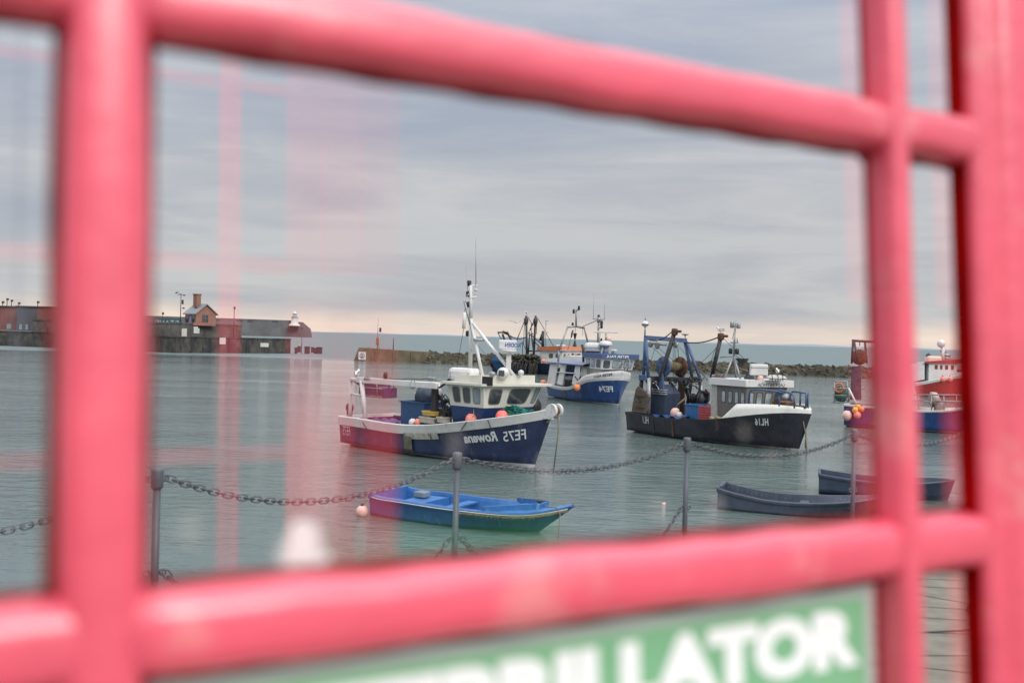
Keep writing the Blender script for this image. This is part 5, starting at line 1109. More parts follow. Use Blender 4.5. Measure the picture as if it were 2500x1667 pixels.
# dark net cage with light rails
yk = -.5; L_ = P2(B(430, 1050), yk); R_x = P2(B(620, 1050), yk)[0]; zt3 = P2(B(530, 778), yk)[2]; zb3 = P2(B(530, 1060), yk)[2]
o = empty('net_hopper', R2.world(((L_[0]+R_x)/2, yk, zb3)), R2.a, 'tall dark blue grey hopper with pale rails amidships on the black trawler', 'hopper'); w_ = (R_x-L_[0])/2; h = zt3-zb3
mb = MB(); mb.hexa([(-w_, -.5, 0), (w_, -.5, 0), (w_, .6, 0), (-w_, .6, 0)], [(-w_*.95, -.55, h*.72), (w_*1.1, -.55, h*.72), (w_*1.1, .6, h*.72), (-w_*.95, .6, h*.72)]); mb.hexa([(-w_*.95, -.55, h*.72), (w_*1.1, -.55, h*.72), (w_*1.1, .6, h*.72), (-w_*.95, .6, h*.72)], [(-w_*.5, -.4, h), (w_*.5, -.4, h), (w_*.5, .5, h), (-w_*.5, .5, h)])
mb.build('body', TARP, o); mb = MB()
for z in (.70, .77, .84): mb.tube([(-w_*.1, -.62, h*z), (w_*.95, -.62, h*z), (w_*1.2, -.45, h*z)], .03)
mb.tube([(-w_*.1, -.62, h*.68), (-w_*.1, -.62, h*.88)], .03); mb.tube([(w_*.2, -.6, h*1.02), (w_*.5, -.62, h*.9), (w_*.7, -.62, h*.68)], .03); mb.build('rail', GALV, o)
random.seed(9); mb = MB()
for k in range(26):
    u = random.uniform(350, 900); v = random.uniform(700, 800); du, dvv = random.uniform(30, 110), random.uniform(-30, 60); y = -1.3+2.5*(u-350)/550
    mb.tube([P2(B(u+du*t+8*math.sin(t*7+k), v+dvv*t+35*math.sin(t*PI)*random.uniform(-.3, 1)), y) for t in [i/6 for i in range(7)]], random.uniform(.02, .05), n=5)
for (u0, v0, u1, v1, bul) in ((725, 750, 800, 930, 20), (760, 760, 780, 900, -14), (900, 740, 830, 930, 25), (690, 740, 780, 905, 25), (620, 800, 640, 890, 10), (830, 860, 815, 935, 8)):
    mb.tube([P2(B(u0+(u1-u0)*t+bul*math.sin(t*PI), v0+(v1-v0)*t), .6) for t in [i/6 for i in range(7)]], .05, n=6)
tag(mb.build('tangled_gear', DKST, r2), 'tangle of dark hoses and chain under the cross beam')
mb = MB()
for k in range(5): c = P2(B(820+22*k, 915+10*(k % 2)), .9); mb.ball(c, (.16, .2, .28+.05*(k % 2)), seg=8, jit=.2)
mb.build('net_bundle', DKST, r2)
rig = [((655, 300), (640, 1040), -.9), ((668, 330), (655, 1060), -.5), ((700, 420), (1000, 770), 0), ((420, 400), (800, 760), 0), ((500, 430), (900, 760), .3), ((1075, 410), (920, 560), .5), ((1070, 440), (905, 770), .5), ((1110, 325), (1225, 440), 0), ((1225, 440), (1430, 640), 0), ((1235, 500), (1530, 700), .2), ((1000, 560), (1050, 420), .5), ((465, 440), (425, 560), 0), ((860, 600), (990, 690), .8), ((1232, 235), (1205, 350), -.2), ((640, 360), (640, 700), -.5), ((680, 430), (700, 540), .2), ((690, 430), (690, 520), .2)]
tubes(R2, 'rigging', ROPED, [([P2(B(*a), y), P2(B(*b), y)], .014) for a, b, y in rig], n=4)
tubes(R2, 'hanging_cable', ROPED, [([P2(B(382+(628-382)*t, 345+(275-345)*t+45*math.sin(t*PI)), -1+.3*t) for t in [i/8 for i in range(9)]], .03), ([P2(B(770+(1078-770)*t, 378+(325-378)*t+22*math.sin(t*PI)), .6) for t in [i/8 for i in range(9)]], .035)], n=5)
for (u, v, nm) in ((422, 395, 'hanging_block'), (487, 410, 'hanging_block'), (665, 400, 'hanging_block')):
    c = P2(B(u, v), -.8); c2 = P2(B(u, 345), -.8); MB().tube([c2, c], .02, n=5).lathe((c[0], c[1]-.06, c[2]), [(.1, 0), (.17, .03), (.17, .1), (.1, .13)], axis=(0, 1, 0), n=12).build(nm, GALV, r2)
tubes(R2, 'light_bar', GALV, [([P2(B(455, 388), -.8), P2(B(575, 400), -.8)], .06)])
tubes(R2, 'lashed_pole', ROPE, [([P2(B(630, 1012), -.3), P2(B(770, 900), .3)], .05), ([P2(B(650, 1000), -.3), P2(B(765, 905), .3)], .03)])
# tub, crates, ring, floats
yy = -.9; a, b = P2(B(757, 962), yy), P2(B(925, 962), yy); zb4 = P2(B(840, 1105), yy)[2]
o = dipbox(b[0]-a[0], .95, a[2]-zb4, .05, TUBB, 'fish_tub', taper=.88, rim=.05); tag(o, 'bright blue open tub on the black trawler beside the red boxes', 'tub', 'fish tubs'); R2.put(o, ((a[0]+b[0])/2, yy+.45, zb4))
names = ['bottom', 'second', 'third', 'fourth', 'fifth', 'top']
src = None
for st, (u0, u1, y0, v0) in enumerate(((886, 1008, -1.15, 980), (1012, 1075, -.55, 985))):
    a, b = P2(B(u0, 1000), y0), P2(B(u1, 1000), y0); z0_, z1_ = P2(B(u0, 1118), y0)[2], P2(B(u0, v0), y0)[2]; hh = (z1_-z0_)/6
    if src is None: src = dipbox(.82, .5, hh*.97, .03, CRATER, 'fish_crate', taper=.93, rim=.025, ribs=2)
    for k in range(6):
        o = src if (st == 0 and k == 0) else src.copy()
        if o is not src: COL.objects.link(o)
        tag(o, '%s red plastic crate of the %s stack on the black trawler' % (names[k], 'near left' if st == 0 else 'further right'), 'crate', 'stacked red crates on the trawler'); R2.put(o, ((a[0]+b[0])/2+(.06 if st else 0), y0+.25, z0_+hh*k)); o.scale = ((b[0]-a[0])/.82*(1 if st == 0 else 1.2), 1, 1)
c = P2(B(1132, 1060), -.95); o = empty('lifebuoy', R2.world((c[0], -.95, c[2])), R2.a, 'orange lifebuoy ring propped against the trawler wheelhouse', 'lifebuoy')
MB().tube([(.42*math.cos(t), .02*math.sin(t), .42*math.sin(t)) for t in [2*PI*k/28 for k in range(28)]], .105, closed=True, n=10).build('ring', mat('lifebuoy_orange', (.75, .19, .06), .5), o)
for k in range(4): MB().tube([(.42*math.cos(PI/4+k*PI/2+d), 0, .42*math.sin(PI/4+k*PI/2+d)) for d in (-.1, 0, .1)], .112, n=10).build('band', WHITE, o)
for (u, v, r, m_, lb) in ((660, 1050, .26, PALEB, 'pale orange float on the blue sheet of the trawler aft deck'), (700, 1070, .16, WHITE, 'white float beside the pale orange float')):
    c = P2(B(u, v), -1.2); buoy_obj('deck_float', r, m_, lb, 'float', R2.world((c[0], -1.2, c[2]-r*1.1)), 'floats on the black trawler')
a, b = P2(B(470, 1060), -1.2), P2(B(760, 1085), -1.2); mb = MB(); mb.grid([[(a[0]+(b[0]-a[0])*i/14, y, a[2]-.05+.06*math.sin(i*1.3+y*4)+(b[2]-a[2])*i/14) for y in (-1.75, -1.4, -1, -.5, 0, .4)] for i in range(15)])
o = mb.build('deck_sheet', mat('crumpled_blue_tarpaulin', (.03, .07, .20), .5)); tag(o, 'blue sheet spread over the aft deck of the black trawler', 'tarpaulin'); R2.put(o, (0, 0, 0))
mb = MB(); 
for k in range(12): c = P2(B(random.uniform(1010, 1100), random.uniform(1090, 1108)), -1.5); mb.ball(c, (.16, .12, .08), seg=8, jit=.2)
mb.build('rope_pile', mat('straw_rope', (.35, .28, .16), .9, var=.3), r2)
# bow rails and gear
def rail(name, pts, y, r=.045, m=BLUEP): return tubes(R2, name, m, [([P2(B(*p), yy_) for p, yy_ in zip(pts, y)], r)])
rail('bow_rail', [(1368, 975), (1372, 860), (1392, 826), (1470, 826), (1640, 845), (1690, 858)], [-1.45, -1.45, -1.45, -1.3, -1, -.9])
rail('bow_rail', [(1625, 840), (1655, 830), (1760, 858), (1790, 880), (1802, 920), (1800, 1005)], [-.9, -.9, -.75, -.7, -.7, -.7])
rail('bow_rail', [(1755, 970), (1762, 870), (1785, 845), (1860, 852), (1935, 868), (1925, 1012)], [.1, .3, .3, .2, 0, 0])
rail('bow_rail', [(1860, 852), (1855, 975)], [.2, .2]); rail('bow_rail', [(1912, 1010), (1912, 880), (1930, 865)], [-.1, -.1, 0])
rail('bow_rail', [(1770, 850), (1750, 985)], [.9, .9]); rail('bow_rail', [(1650, 850), (1655, 985)], [-.9, -.9])
c = P2(B(1715, 905), .2); MB().tube([(c[0], c[1], c[2]), (c[0], c[1], c[2]-.8)], .04).ball(c, (.22, .2, .2), seg=12).build('fore_lamp', GALV, r2)
c = P2(B(1700, 975), -.2); MB().box(c, (.9, .7, .35), bev=.05).lathe((c[0], c[1]-.5, c[2]+.1), [(.22, 0), (.12, .1), (.12, .9), (.22, 1.0)], axis=(0, 1, 0), n=14).build('windlass', RUST, r2)
c = P2(B(1850, 990), -.1); MB().box(c, (.9, .3, .12), bev=.03).build('anchor_shank', DKST, r2)
tubes(R2, 'mooring_line', ROPE, [([P2(B(1880, 1000), -.1), P2(B(1885, 1130), -.15), P2(B(1912, 1260), 0), P2(B(1905, 1380), 0)], .035), ([P2(B(1912, 1215), 0), P2(B(1914, 1330), 0), P2(B(1918, 1450), 0)], .05)], n=5)
R2.lettering('HL16', B(1556, 1170), B(1428, 1168), .36, LETW, bold=.04, space=1.15)
R2.lettering('HL1', B(412, 1155), B(358, 1145), .38, LETW, bold=.0)
for u in (440, 632): 
    q = R2.y(B(u, 1160), -1.9); MB().grid([[R2.onside(q.x+dx, z, .03) for z in (-.15, .1, .3, .5, .7, .9)] for dx in (-.07, .07)], smooth=False).build('side_strake', RUST if u > 500 else DKST, r2)
gull(R2.world(P2(B(1098, 300), .5))+Vector((0, 0, .1)), 0+PI+.3, 'white seagull perched on top of the far derrick boom', sc_=.95)
gull(R2.world(P2(B(1640, 678), .2)), R2.a+2.5, 'seagull standing on the liferaft canister of the black trawler', sc_=.95)

# ================================================================== BOAT 3: blue and white boat seen from off the bow
R3 = Boat('fishing_boat', C3(828, 1300), C3(1722, 1408), 1.7, 'blue fishing boat with white bulwarks, slotted white stern shelter and blue roof', group='fishing boats in the harbour')
R3.hull([C3(*q) for q in ((800, 1125), (880, 1158), (1000, 1178), (1100, 1178), (1250, 1160), (1400, 1130), (1550, 1090), (1680, 1060))], 2.15, C3(1764, 1052),
        [HULLC, WHITE, WHITE, TARP], band=.22, stripe=.12, bulw=.5, cap=.14, deckmat=CREAM, inmat=1, sternf=.9, bexp=3.6, wexp=2.0, mid=.5)
r3 = R3.root; P3 = lambda p, y=0: pt(R3, p, y)
def raised(boat, c0, c1, cbow, m, name, inset=.985):
    """white raised bulwark standing on the gunwale, from pixel c0 (start) over c1 (full height) to cbow (stem)"""
    t0 = boat.y(c0, -boat.Bm*.95).x/boat.bx; q = boat.y(c1, -boat.Bm*.95); t1 = q.x/boat.bx; h1 = q.z-boat.zs(t1); h2 = boat.y(cbow, 0).z-boat.bz; mb = MB()
    for sd in (-1, 1):
        rw, rwi = [], []
        for i in range(21):
            t = t0+(1-t0)*i/20; zs = boat.zs(t)+.02; k = min(1, (t-t0)/max(.01, t1-t0)); h = max(.01, (h1+(h2-h1)*max(0, (t-t1)/(1-t1)))*k); p = boat.P(t, boat.zs(t), sd, 0)
            rw.append([(p.x, p.y, zs), (p.x+.05, p.y*1.01, zs+h*.5), (p.x+.08, p.y*1.0, zs+h)]); rwi.append([(p.x-.06, p.y*.95, zs), (p.x-.04, p.y*.93, zs+h)])
        mb.grid(rw); mb.grid(rwi); mb.grid([[a[-1], b[-1]] for a, b in zip(rw, rwi)])
    return mb.build(name, m, boat.root)
rb_ = raised(R3, C3(1140, 1165), C3(1250, 1060), C3(1764, 968), WHITE, 'bow_bulwark')
bm = bmesh.new(); bm.from_mesh(rb_.data); bvr = BVHTree.FromBMesh(bm); bm.free(); keep = R3.bvh; R3.bvh = bvr
R3.lettering('PETER PAUL', C3(1648, 1030), C3(1440, 1068), .22, LETD, parent=rb_)
R3.bvh = keep
R3.lettering('FE74', C3(1660, 1238), C3(1482, 1236), .46, LETW, bold=.03)
def near_port(p):
    d = ray(p); o = CAMP-R3.O; h = R3.bvh.ray_cast(Vector((o.dot(R3.X), o.dot(R3.Y), o.z)), Vector((d.dot(R3.X), d.dot(R3.Y), d.z))); return h[0]
pa_, pb_ = near_port(C3(1790, 1235)), near_port(C3(1848, 1235))
if pa_ and pb_: R3.wrap('FE74', pb_, pa_, .42, LETW, bold=.02, side=1)
# wheelhouse
yw = -1.35; xa = P3(C3(1290, 900), yw)[0]; xb = P3(C3(1505, 930), yw)[0]; zt = P3(C3(1420, 800), yw)[2]; zm = P3(C3(1400, 940), yw)[2]; zd = .9
xa, xb = min(xa, xb-1.6), xb
print('R3', xa, xb, zt, zm, R3.bx, R3.bz)
bot = [(xa, yw, zm), (xb, yw, zm), (xb+.45, -yw*.8, zm), (xa, -yw, zm)]; top = [(xa, yw-.03, zt), (xb+.16, yw-.03, zt), (xb+.75, -yw*.85, zt), (xa, -yw, zt)]
house([(x-.7*(x > xb-.1), y*.72, 1.15) for x, y, _ in bot], [(x-.35*(x > xb-.1), y*.85, zm-.002) for x, y, _ in bot], 'casing', CREAM, r3, k=2); wh = house(bot, top, 'wheelhouse', mat('pale_lilac_grey_paint', (.55, .56, .62), .5), r3)
for u0, u1 in ((.12, .34), (.42, .62), (.70, .93)): window(bot, top, 0, u0, u1, .15, .86, wh, GLASSD if u0 > .5 else SKYGLASS, fr, w=.03)
for u0, u1 in ((.05, .26), (.33, .64), (.70, .95)): window(bot, top, 1, u0, u1, .12, .80, wh, SKYGLASS if u0 > .3 else GLASSD, fr, w=.03)
zrt = P3(C3(1420, 782), yw)[2]; vb_ = BLUEP
rf = house([(xa-.1, yw-.15, zt), (xb+.3, yw-.15, zt), (xb+1.0, -yw, zt), (xa-.1, -yw+.1, zt)], [(xa-.1, yw-.15, zt+.34), (xb+.34, yw-.15, zt+.34), (xb+1.05, -yw, zt+.34), (xa-.1, -yw+.1, zt+.34)], 'roof', mat('dull_blue_roof', (.07, .11, .26), .5), r3, k=2)
f0, f1 = Vector((xb+.32, yw-.15, zt)), Vector((xb+1.02, -yw, zt)); text_obj('lettering', 'PETER PAUL', lambda u, v: f0+(f1-f0)*(.72-.60*u)+Vector((.03, -.03, .05+.2*v)), LETW, rf, bold=.02)
ZR3 = zt+.34
# stern shelter
ysh = -1.85; zsh = P3(C3(1000, 868), ysh)[2]; sx0, sx1 = P3(C3(820, 850), ysh)[0], P3(C3(1245, 890), ysh)[0]; 
for (u0, u1, l0, l1) in ((852, 950, 812, 905), (990, 1055, 940, 1005), (1178, 1245, 1128, 1215)):
    t_ = [Vector(P3(C3(u, 885), ysh+.1)) for u in (u0, u1)]; b__ = [Vector(P3(C3(l, v), ysh-.0)) for l, v in ((l1, 1150), (l0, 1135))]
    MB().prism([t_[0], t_[1], b__[0], b__[1]], (0, .08, 0)).build('shelter_panel', WHITE, r3)
for (u0, v0, u1, v1) in ((930, 985, 1165, 998),): tubes(R3, 'shelter_rail', WHITE, [([P3(C3(u0, v0), ysh), P3(C3(u1, v1), ysh)], .04)])
mb = MB(); mb.grid([[(sx0+(sx1+.6-sx0)*i/10, y, zsh+.16*(1-(abs(y)/1.95)**4)-.12*(i == 0)) for y in (-1.95, -1.85, -1.6, -1, 0, 1, 1.6, 1.85, 1.95)] for i in range(11)]); mb.grid([[(sx0+(sx1+.6-sx0)*i/10, y, zsh-.10) for y in (-1.95, 1.95)] for i in range(11)]); 
for y in (-1.95, 1.95): mb.grid([[(sx0+(sx1+.6-sx0)*i/10, y, z) for z in (zsh-.1, zsh+.001)] for i in range(11)])
mb.build('shelter_roof', mat('blue_grey_roof', (.17, .20, .33), .5, var=.1), r3)
for x in (sx0+.3, sx0+1.6, sx1-.3): MB().prism([(x, 1.8, .9), (x+.45, 1.8, .9), (x+.6, 1.8, zsh-.1), (x+.1, 1.8, zsh-.1)], (0, .08, 0)).build('shelter_panel', WHITE, r3)
MB().box((sx0+1.6, 0, 1.25), (1.6, 1.2, .7), bev=.05).build('fish_hatch', DKST, r3)
tubes(R3, 'stern_rail', GALV, [([P3(C3(1030, 1040), -1.5), P3(C3(1130, 1050), -1.5)], .03), ([P3(C3(1035, 1100), -1.5), P3(C3(1035, 1040), -1.5)], .03), ([P3(C3(1085, 1105), -1.5), P3(C3(1085, 1045), -1.5)], .03)])
# gantry with day shapes
yg0, yg1 = -1.7, 1.7
gx = P3(C3(960, 700), yg0)[0]; tl_ = Vector(P3(C3(1078, 408), -.9)); 
q = R3.x(C3(1285, 420), tl_.x); tr_ = Vector((tl_.x, min(q.y, 1.2), tl_.z)) if q.y > -.5 else Vector(P3(C3(1285, 420), .9))
tubes(R3, 'gantry_beam', GALV, [([P3(C3(1075, 410), -.9), P3(C3(1178, 400), 0), P3(C3(1290, 422), .9)], .09)])
tubes(R3, 'gantry_leg', GALV, [([P3(C3(1075, 410), -.9), P3(C3(965, 710), yg0)], .08)]); tubes(R3, 'gantry_leg', GALV, [([P3(C3(1290, 422), .9), P3(C3(1355, 705), yg1)], .08)])
tubes(R3, 'gantry_leg', GALV, [([P3(C3(965, 710), yg0), P3(C3(955, 860), yg0)], .08)]); tubes(R3, 'gantry_brace', GALV, [([P3(C3(975, 708), yg0), P3(C3(1350, 722), yg1)], .05)])
tubes(R3, 'mast', GALV, [([P3(C3(1182, 405), 0), P3(C3(1190, 180), 0)], [.09, .05])]); tubes(R3, 'vane_arm', GALV, [([P3(C3(1192, 205), 0), P3(C3(1225, 160), 0)], .04), ([P3(C3(1150, 215), 0), P3(C3(1190, 222), 0)], .03)])
for (u, v) in ((1153, 208), (1140, 378), (1220, 165)): c = P3(C3(u, v), 0); MB().lathe((c[0], c[1], c[2]-.2), [(.07, 0), (.1, .05), (.1, .32), (.06, .38)], n=10).build('navigation_light', BLACK, r3)
a, b, c = P3(C3(1178, 488), 0), P3(C3(1172, 572), 0), P3(C3(1166, 660), 0); o = empty('day_shape', R3.world(c), R3.a, 'black hourglass day shape hanging in the gantry of the blue and white boat', 'day shape'); h0, h1 = b[2]-c[2], a[2]-c[2]; rr = 25*.19134/F*80
MB().lathe((0, 0, 0), [(rr, 0), (rr, .04), (.05, h0-.03)], n=18).build('lower_cone', BLACK, o); MB().lathe((0, 0, 0), [(.05, h0+.03), (rr, h1-.04), (rr, h1)], n=18).build('upper_cone', BLACK, o); MB().tube([(0, 0, h1), (0, 0, h1+2)], .02, n=5).build('halyard', ROPED, o)
tubes(R3, 'furled_flag', mat('faded_brown_cloth', (.12, .09, .08), .8), [([P3(C3(1143, 450), -.3), P3(C3(1130, 500), -.3), P3(C3(1122, 545), -.3)], [.07, .09, .05])])
tubes(R3, 'rigging', ROPED, [([P3(C3(1115, 550), -.3), P3(C3(1075, 710), -.5)], .02), ([P3(C3(1275, 400), .8), P3(C3(1440, 330), 0)], .03), ([P3(C3(1268, 400), .8), P3(C3(1268, 520), .8)], .015), ([P3(C3(1500, 470), 0), P3(C3(1470, 640), 0)], .012)], n=4)
tubes(R3, 'exhaust_pipe', BLACK, [([P3(C3(1281, 880), -.6), P3(C3(1276, 690), -.6), P3(C3(1260, 640), -.6)], .12)])
# second mast
tubes(R3, 'mast', GALV, [([(P3(C3(1465, 690), .2)[0], P3(C3(1465, 690), .2)[1], ZR3), P3(C3(1466, 500), .2), P3(C3(1472, 265), .2)], [.12, .1, .06])])
tubes(R3, 'crosstree', GALV, [([P3(C3(1400, 302), .2), P3(C3(1470, 318), .2), P3(C3(1548, 310), .2)], .04), ([P3(C3(1470, 380), .2), P3(C3(1515, 372), .2)], .03), ([P3(C3(1470, 425), .2), P3(C3(1512, 405), .2)], .03)])
tubes(R3, 'aerial', GALV, [([P3(C3(1403, 302), .2), P3(C3(1412, -40), .2)], [.02, .008])], n=4); tubes(R3, 'aerial', GALV, [([P3(C3(1546, 310), .2), P3(C3(1548, -20), .2)], [.02, .008])], n=4)
for (u, v, k) in ((1472, 280, 1), (1509, 355, 1), (1508, 400, 1), (1505, 575, .8), (1472, 318, 1.4)): c = P3(C3(u, v), .2); MB().lathe((c[0], c[1], c[2]-.18*k), [(.07, 0), (.11*k, .05), (.11*k, .3*k), (.06, .36*k)], n=10).build('navigation_light', BLACK if v != 318 else GALV, r3)
c = P3(C3(1400, 750), -.6); lr = empty('liferaft', R3.world((c[0], -.6, ZR3)), R3.a+.8, 'white liferaft canister and floats on the blue roofed wheelhouse', 'liferaft', 'liferaft canisters'); MB().box((0, 0, .45), (1.35, .75, .75), bev=.25).build('canister', WHITE, lr); MB().box((0, 0, .42), (1.4, .8, .05)).build('flange', GALV, lr); MB().box((0, 0, .05), (1.1, .6, .1)).build('cradle', BLACK, lr)
c = P3(C3(1556, 745), .1); o = empty('radar_scanner', R3.world((c[0], c[1], ZR3)), R3.a+.9, 'white radar scanner on a flared post on the blue roofed boat', 'radar', 'radar scanners'); h = P3(C3(1556, 650), .1)[2]-ZR3
MB().lathe((0, 0, 0), [(.25, 0), (.16, .3), (.16, h*.7), (.34, h*.95), (.34, h)], n=14).build('post', GALV, o); MB().lathe((0, 0, h), [(.5, 0), (.56, .1), (.45, .35), (.2, .42)], n=20).build('dome', WHITE, o); MB().tube([(0, 0, h+.3), (0, 0, h+1.0)], .06).build('stem', GALV, o); MB().box((0, 0, h+1.1), (1.9, .18, .13), bev=.03).build('scanner_bar', WHITE, o)
c = P3(C3(1600, 560), .3); MB().tube([(c[0], c[1], ZR3), c], .04).ball(c, .2, seg=12).build('ball_aerial', PALEB, r3)
for u in (1650, 1678): c = P3(C3(u, 768), -.1); MB().lathe((c[0], c[1], ZR3), [(.12, 0), (.12, .2), (.2, .3), (.1, .35)], n=10).build('horn', WHITE, r3)
tubes(R3, 'bow_rail', GALV, [([P3(C3(1735, 880), .2), P3(C3(1800, 885), .1), P3(C3(1820, 905), 0), P3(C3(1795, 960), 0)], .035), ([P3(C3(1745, 800), .8), P3(C3(1840, 810), .5), P3(C3(1870, 840), .3), P3(C3(1835, 975), .2)], .035), ([P3(C3(1870, 850), .3), P3(C3(1800, 940), .1)], .03), ([P3(C3(1860, 910), .3), P3(C3(1830, 965), .2)], .03)])
tubes(R3, 'mooring_line', ROPED, [([P3(C3(1757, 975), 0), P3(C3(1750, 1090), 0), P3(C3(1706, 1390), -.1)], .03)], n=5)
tubes(R3, 'gate_post', BLACK, [([P3(C3(1170, 1040), -2.0), P3(C3(1215, 1105), -2.0)], .05), ([P3(C3(1240, 1040), -2), P3(C3(1205, 1140), -2.0)], .07), ([P3(C3(1245, 900), -2), P3(C3(1240, 980), -2)], .04)])
for (u, v, r, m_, y, lb) in ((765, 1122, .62, ORANGEB, -2.3, 'orange buoy at the stern corner of the blue and white boat'), (1197, 1180, .66, ORANGEB, -2.4, 'orange buoy hanging amidships against the blue and white hull')):
    c = P3(C3(u, v), y); buoy_obj('fender_buoy', r*1.9*80*.19134/F*.55*40/1.9/.62*.62 if 0 else 41*.19134/F*82, m_, lb, 'buoy', R3.world((c[0], c[1], c[2]-41*.19134/F*82*1.1)), 'orange buoys on the blue and white boat')
mb = MB()
for dx in (-.35, 0, .3): mb.grid([[R3.onside(P3(C3(1015, 1280), -2.1)[0]+dx+e_, z, .05) for z in (-.2, .1, .3, .6, .8)] for e_ in (-.09, .09)], smooth=False)
mb.build('stern_strake', mat('worn_grey_rubbing', (.14, .15, .17), .8, var=.4), r3)

# ================================================================== BOAT 4: blue trawler lying beyond
R4 = Boat('moored_trawler', C3(118, 975), C3(1180, 1030), 1.5, 'dark blue trawler moored beyond with orange roofed white wheelhouse and black derricks', group='fishing boats in the harbour')
R4.hull([C3(*q) for q in ((118, 855), (300, 868), (500, 875), (700, 872), (850, 860), (1000, 850))], 2.4, C3(1230, 835), [HULLB, HULLB, HULLB, DKST], band=0, stripe=.02, bulw=.8, cap=.1, deckmat=DKST, inmat=0, sternf=.95, bexp=3, wexp=2, mid=.5)
r4 = R4.root; P4 = lambda p, y=0: pt(R4, p, y)
q = P4(C3(118, 870), -2.3); q2 = P4(C3(215, 960), -2.3); MB().grid([[R4.onside(q[0]+.1+(q2[0]-q[0])*i/4, z, .04) for z in (.1, .8, 1.6, 2.3)] for i in range(5)], smooth=False).build('pale_blue_patch', mat('brighter_blue_paint', (.03, .11, .26), .5), r4)
yw = -1.6; xa, xb = P4(C3(718, 850), yw)[0], P4(C3(985, 850), yw)[0]; zt = P4(C3(850, 712), yw)[2]
bot = [(xa, yw, 1.0), (xb, yw, 1.0), (xb+.9, 1.5, 1.0), (xa, 1.5, 1.0)]; top = [(xa, yw, zt), (xb+.3, yw, zt), (xb+1.5, 1.6, zt), (xa, 1.6, zt)]
wh = house(bot, top, 'wheelhouse', WHITE, r4)
for u0, u1 in ((.42, .60), (.72, .90)): window(bot, top, 0, u0, u1, .56, .84, wh, GLASSD, fr, w=.05)
for k in range(5): window(bot, top, 1, .08+.18*k, .20+.18*k, .56, .84, wh, GLASSD, fr, w=.05)
rf = house([(xa-.3, yw-.3, zt), (xb+.5, yw-.3, zt), (xb+1.8, 1.8, zt), (xa-.3, 1.8, zt)], [(xa-.3, yw-.3, zt+.45), (xb+.2, yw-.3, zt+.75), (xb+1.4, 1.8, zt+.75), (xa-.3, 1.8, zt+.45)], 'roof', ORROOF, r4, k=2)
for (u, v, w_) in ((890, 685, 1.7), (990, 665, 1.5)): c = P4(C3(u, v), -.2); MB().box((c[0], -.2, c[2]), (w_, .8, .6), bev=.2).build('roof_canister', WHITE, r4)
MB().grid([[R4.onside(P4(C3(720+380*i/12, 860), -2.3)[0], R4.zs(.6)+z, .03) if 0 else Vector((P4(C3(740+360*i/12, 860), -2.35)[0], -2.35, R4.zs(.65)+z)) for z in (0, .5+.6*i/12)] for i in range(13)], smooth=False).build('white_bulwark', WHITE, r4)
text_obj('lettering', 'WILLIAM', lambda u, v: Vector((P4(C3(1000, 835), -2.38)[0]-u*4.2, -2.39, P4(C3(1000, 838), -2.38)[2]+.5*v)), LETD, r4, bold=.02) if 0 else None
def dk(nm, segs, r, m=DKST):
    r *= .5; return tubes(R4, nm, m, [([P4(C3(*a), y), P4(C3(*b), y)], r) for a, b, y in segs])
for sg in (((555, 850), (548, 265), -.5), ((640, 820), (668, 265), .6)): dk('derrick', [sg], .32)
for (u, v, y) in ((548, 275, -.5), (667, 285, .6)): c = P4(C3(u, v), y); MB().lathe((c[0], c[1], c[2]-1.3), [(.16, 0), (.3, .5), (.34, .9), (.2, 1.2)], n=10).build('derrick_head', DKST, r4)
dk('gallows', [((185, 478), (315, 478), -1)], .22); dk('gallows', [((190, 490), (290, 680), -1)], .14); dk('gallows', [((245, 500), (310, 690), -.5)], .32); dk('gallows', [((305, 480), (425, 700), -.2)], .32); dk('gallows', [((250, 470), (310, 495), -.5)], .4)
dk('frame_leg', [((590, 515), (570, 780), 0), ((615, 515), (650, 780), .4)], .22); dk('frame_beam', [((580, 510), (620, 512), 0), ((625, 520), (800, 680), .5), ((640, 580), (740, 690), .5)], .16)
dk('funnel', [((763, 460), (758, 690), .3)], .42); c = P4(C3(740, 540), .3); MB().lathe((c[0], c[1], c[2]-.5), [(.35, 0), (.05, 1.0)], n=12).build('cone', BLACK, r4)
dk('stern_post', [((500, 600), (502, 760), 0)], .1); dk('deck_beam', [((580, 715), (720, 715), 0)], .2)
dk('mast', [((797, 700), (797, 330), .8)], .10, GALV); dk('mast_arm', [((797, 330), (830, 330), .8), ((790, 375), (815, 370), .8), ((800, 480), (832, 478), .8), ((770, 440), (797, 470), .8)], .08, GALV)
dk('pole', [((612, 365), (612, 510), 0)], .1); dk('pole_lamp', [((628, 370), (634, 385), 0), ((585, 485), (595, 495), 0), ((622, 490), (630, 500), 0)], .2)
tubes(R4, 'rigging', ROPED, [([P4(C3(*a), 0), P4(C3(*b), 0)], .05) for a, b in (((540, 290), (405, 640)), ((548, 290), (430, 560)), ((570, 280), (620, 370)), ((530, 290), (512, 640)), ((690, 290), (780, 440)), ((655, 300), (600, 450)), ((680, 300), (680, 500)), ((800, 490), (915, 690)), ((640, 340), (570, 500)), ((500, 600), (440, 660)), ((505, 620), (545, 700)))]+[([P4(C3(310+230*t, 495+45*t+40*math.sin(t*PI)), 0) for t in [i/6 for i in range(7)]], .06), ([P4(C3(330+220*t, 520+20*t+30*math.sin(t*PI)), 0) for t in [i/6 for i in range(7)]], .06)], n=4)
random.seed(21); mb = MB()
for k in range(130):
    u = random.uniform(330, 715); v = random.uniform(765, 870); c = P4(C3(u, v), random.uniform(-2.4, -1.2)); mb.ball(c, (random.uniform(.12, .36), .25, random.uniform(.1, .3)), seg=8, jit=.4)
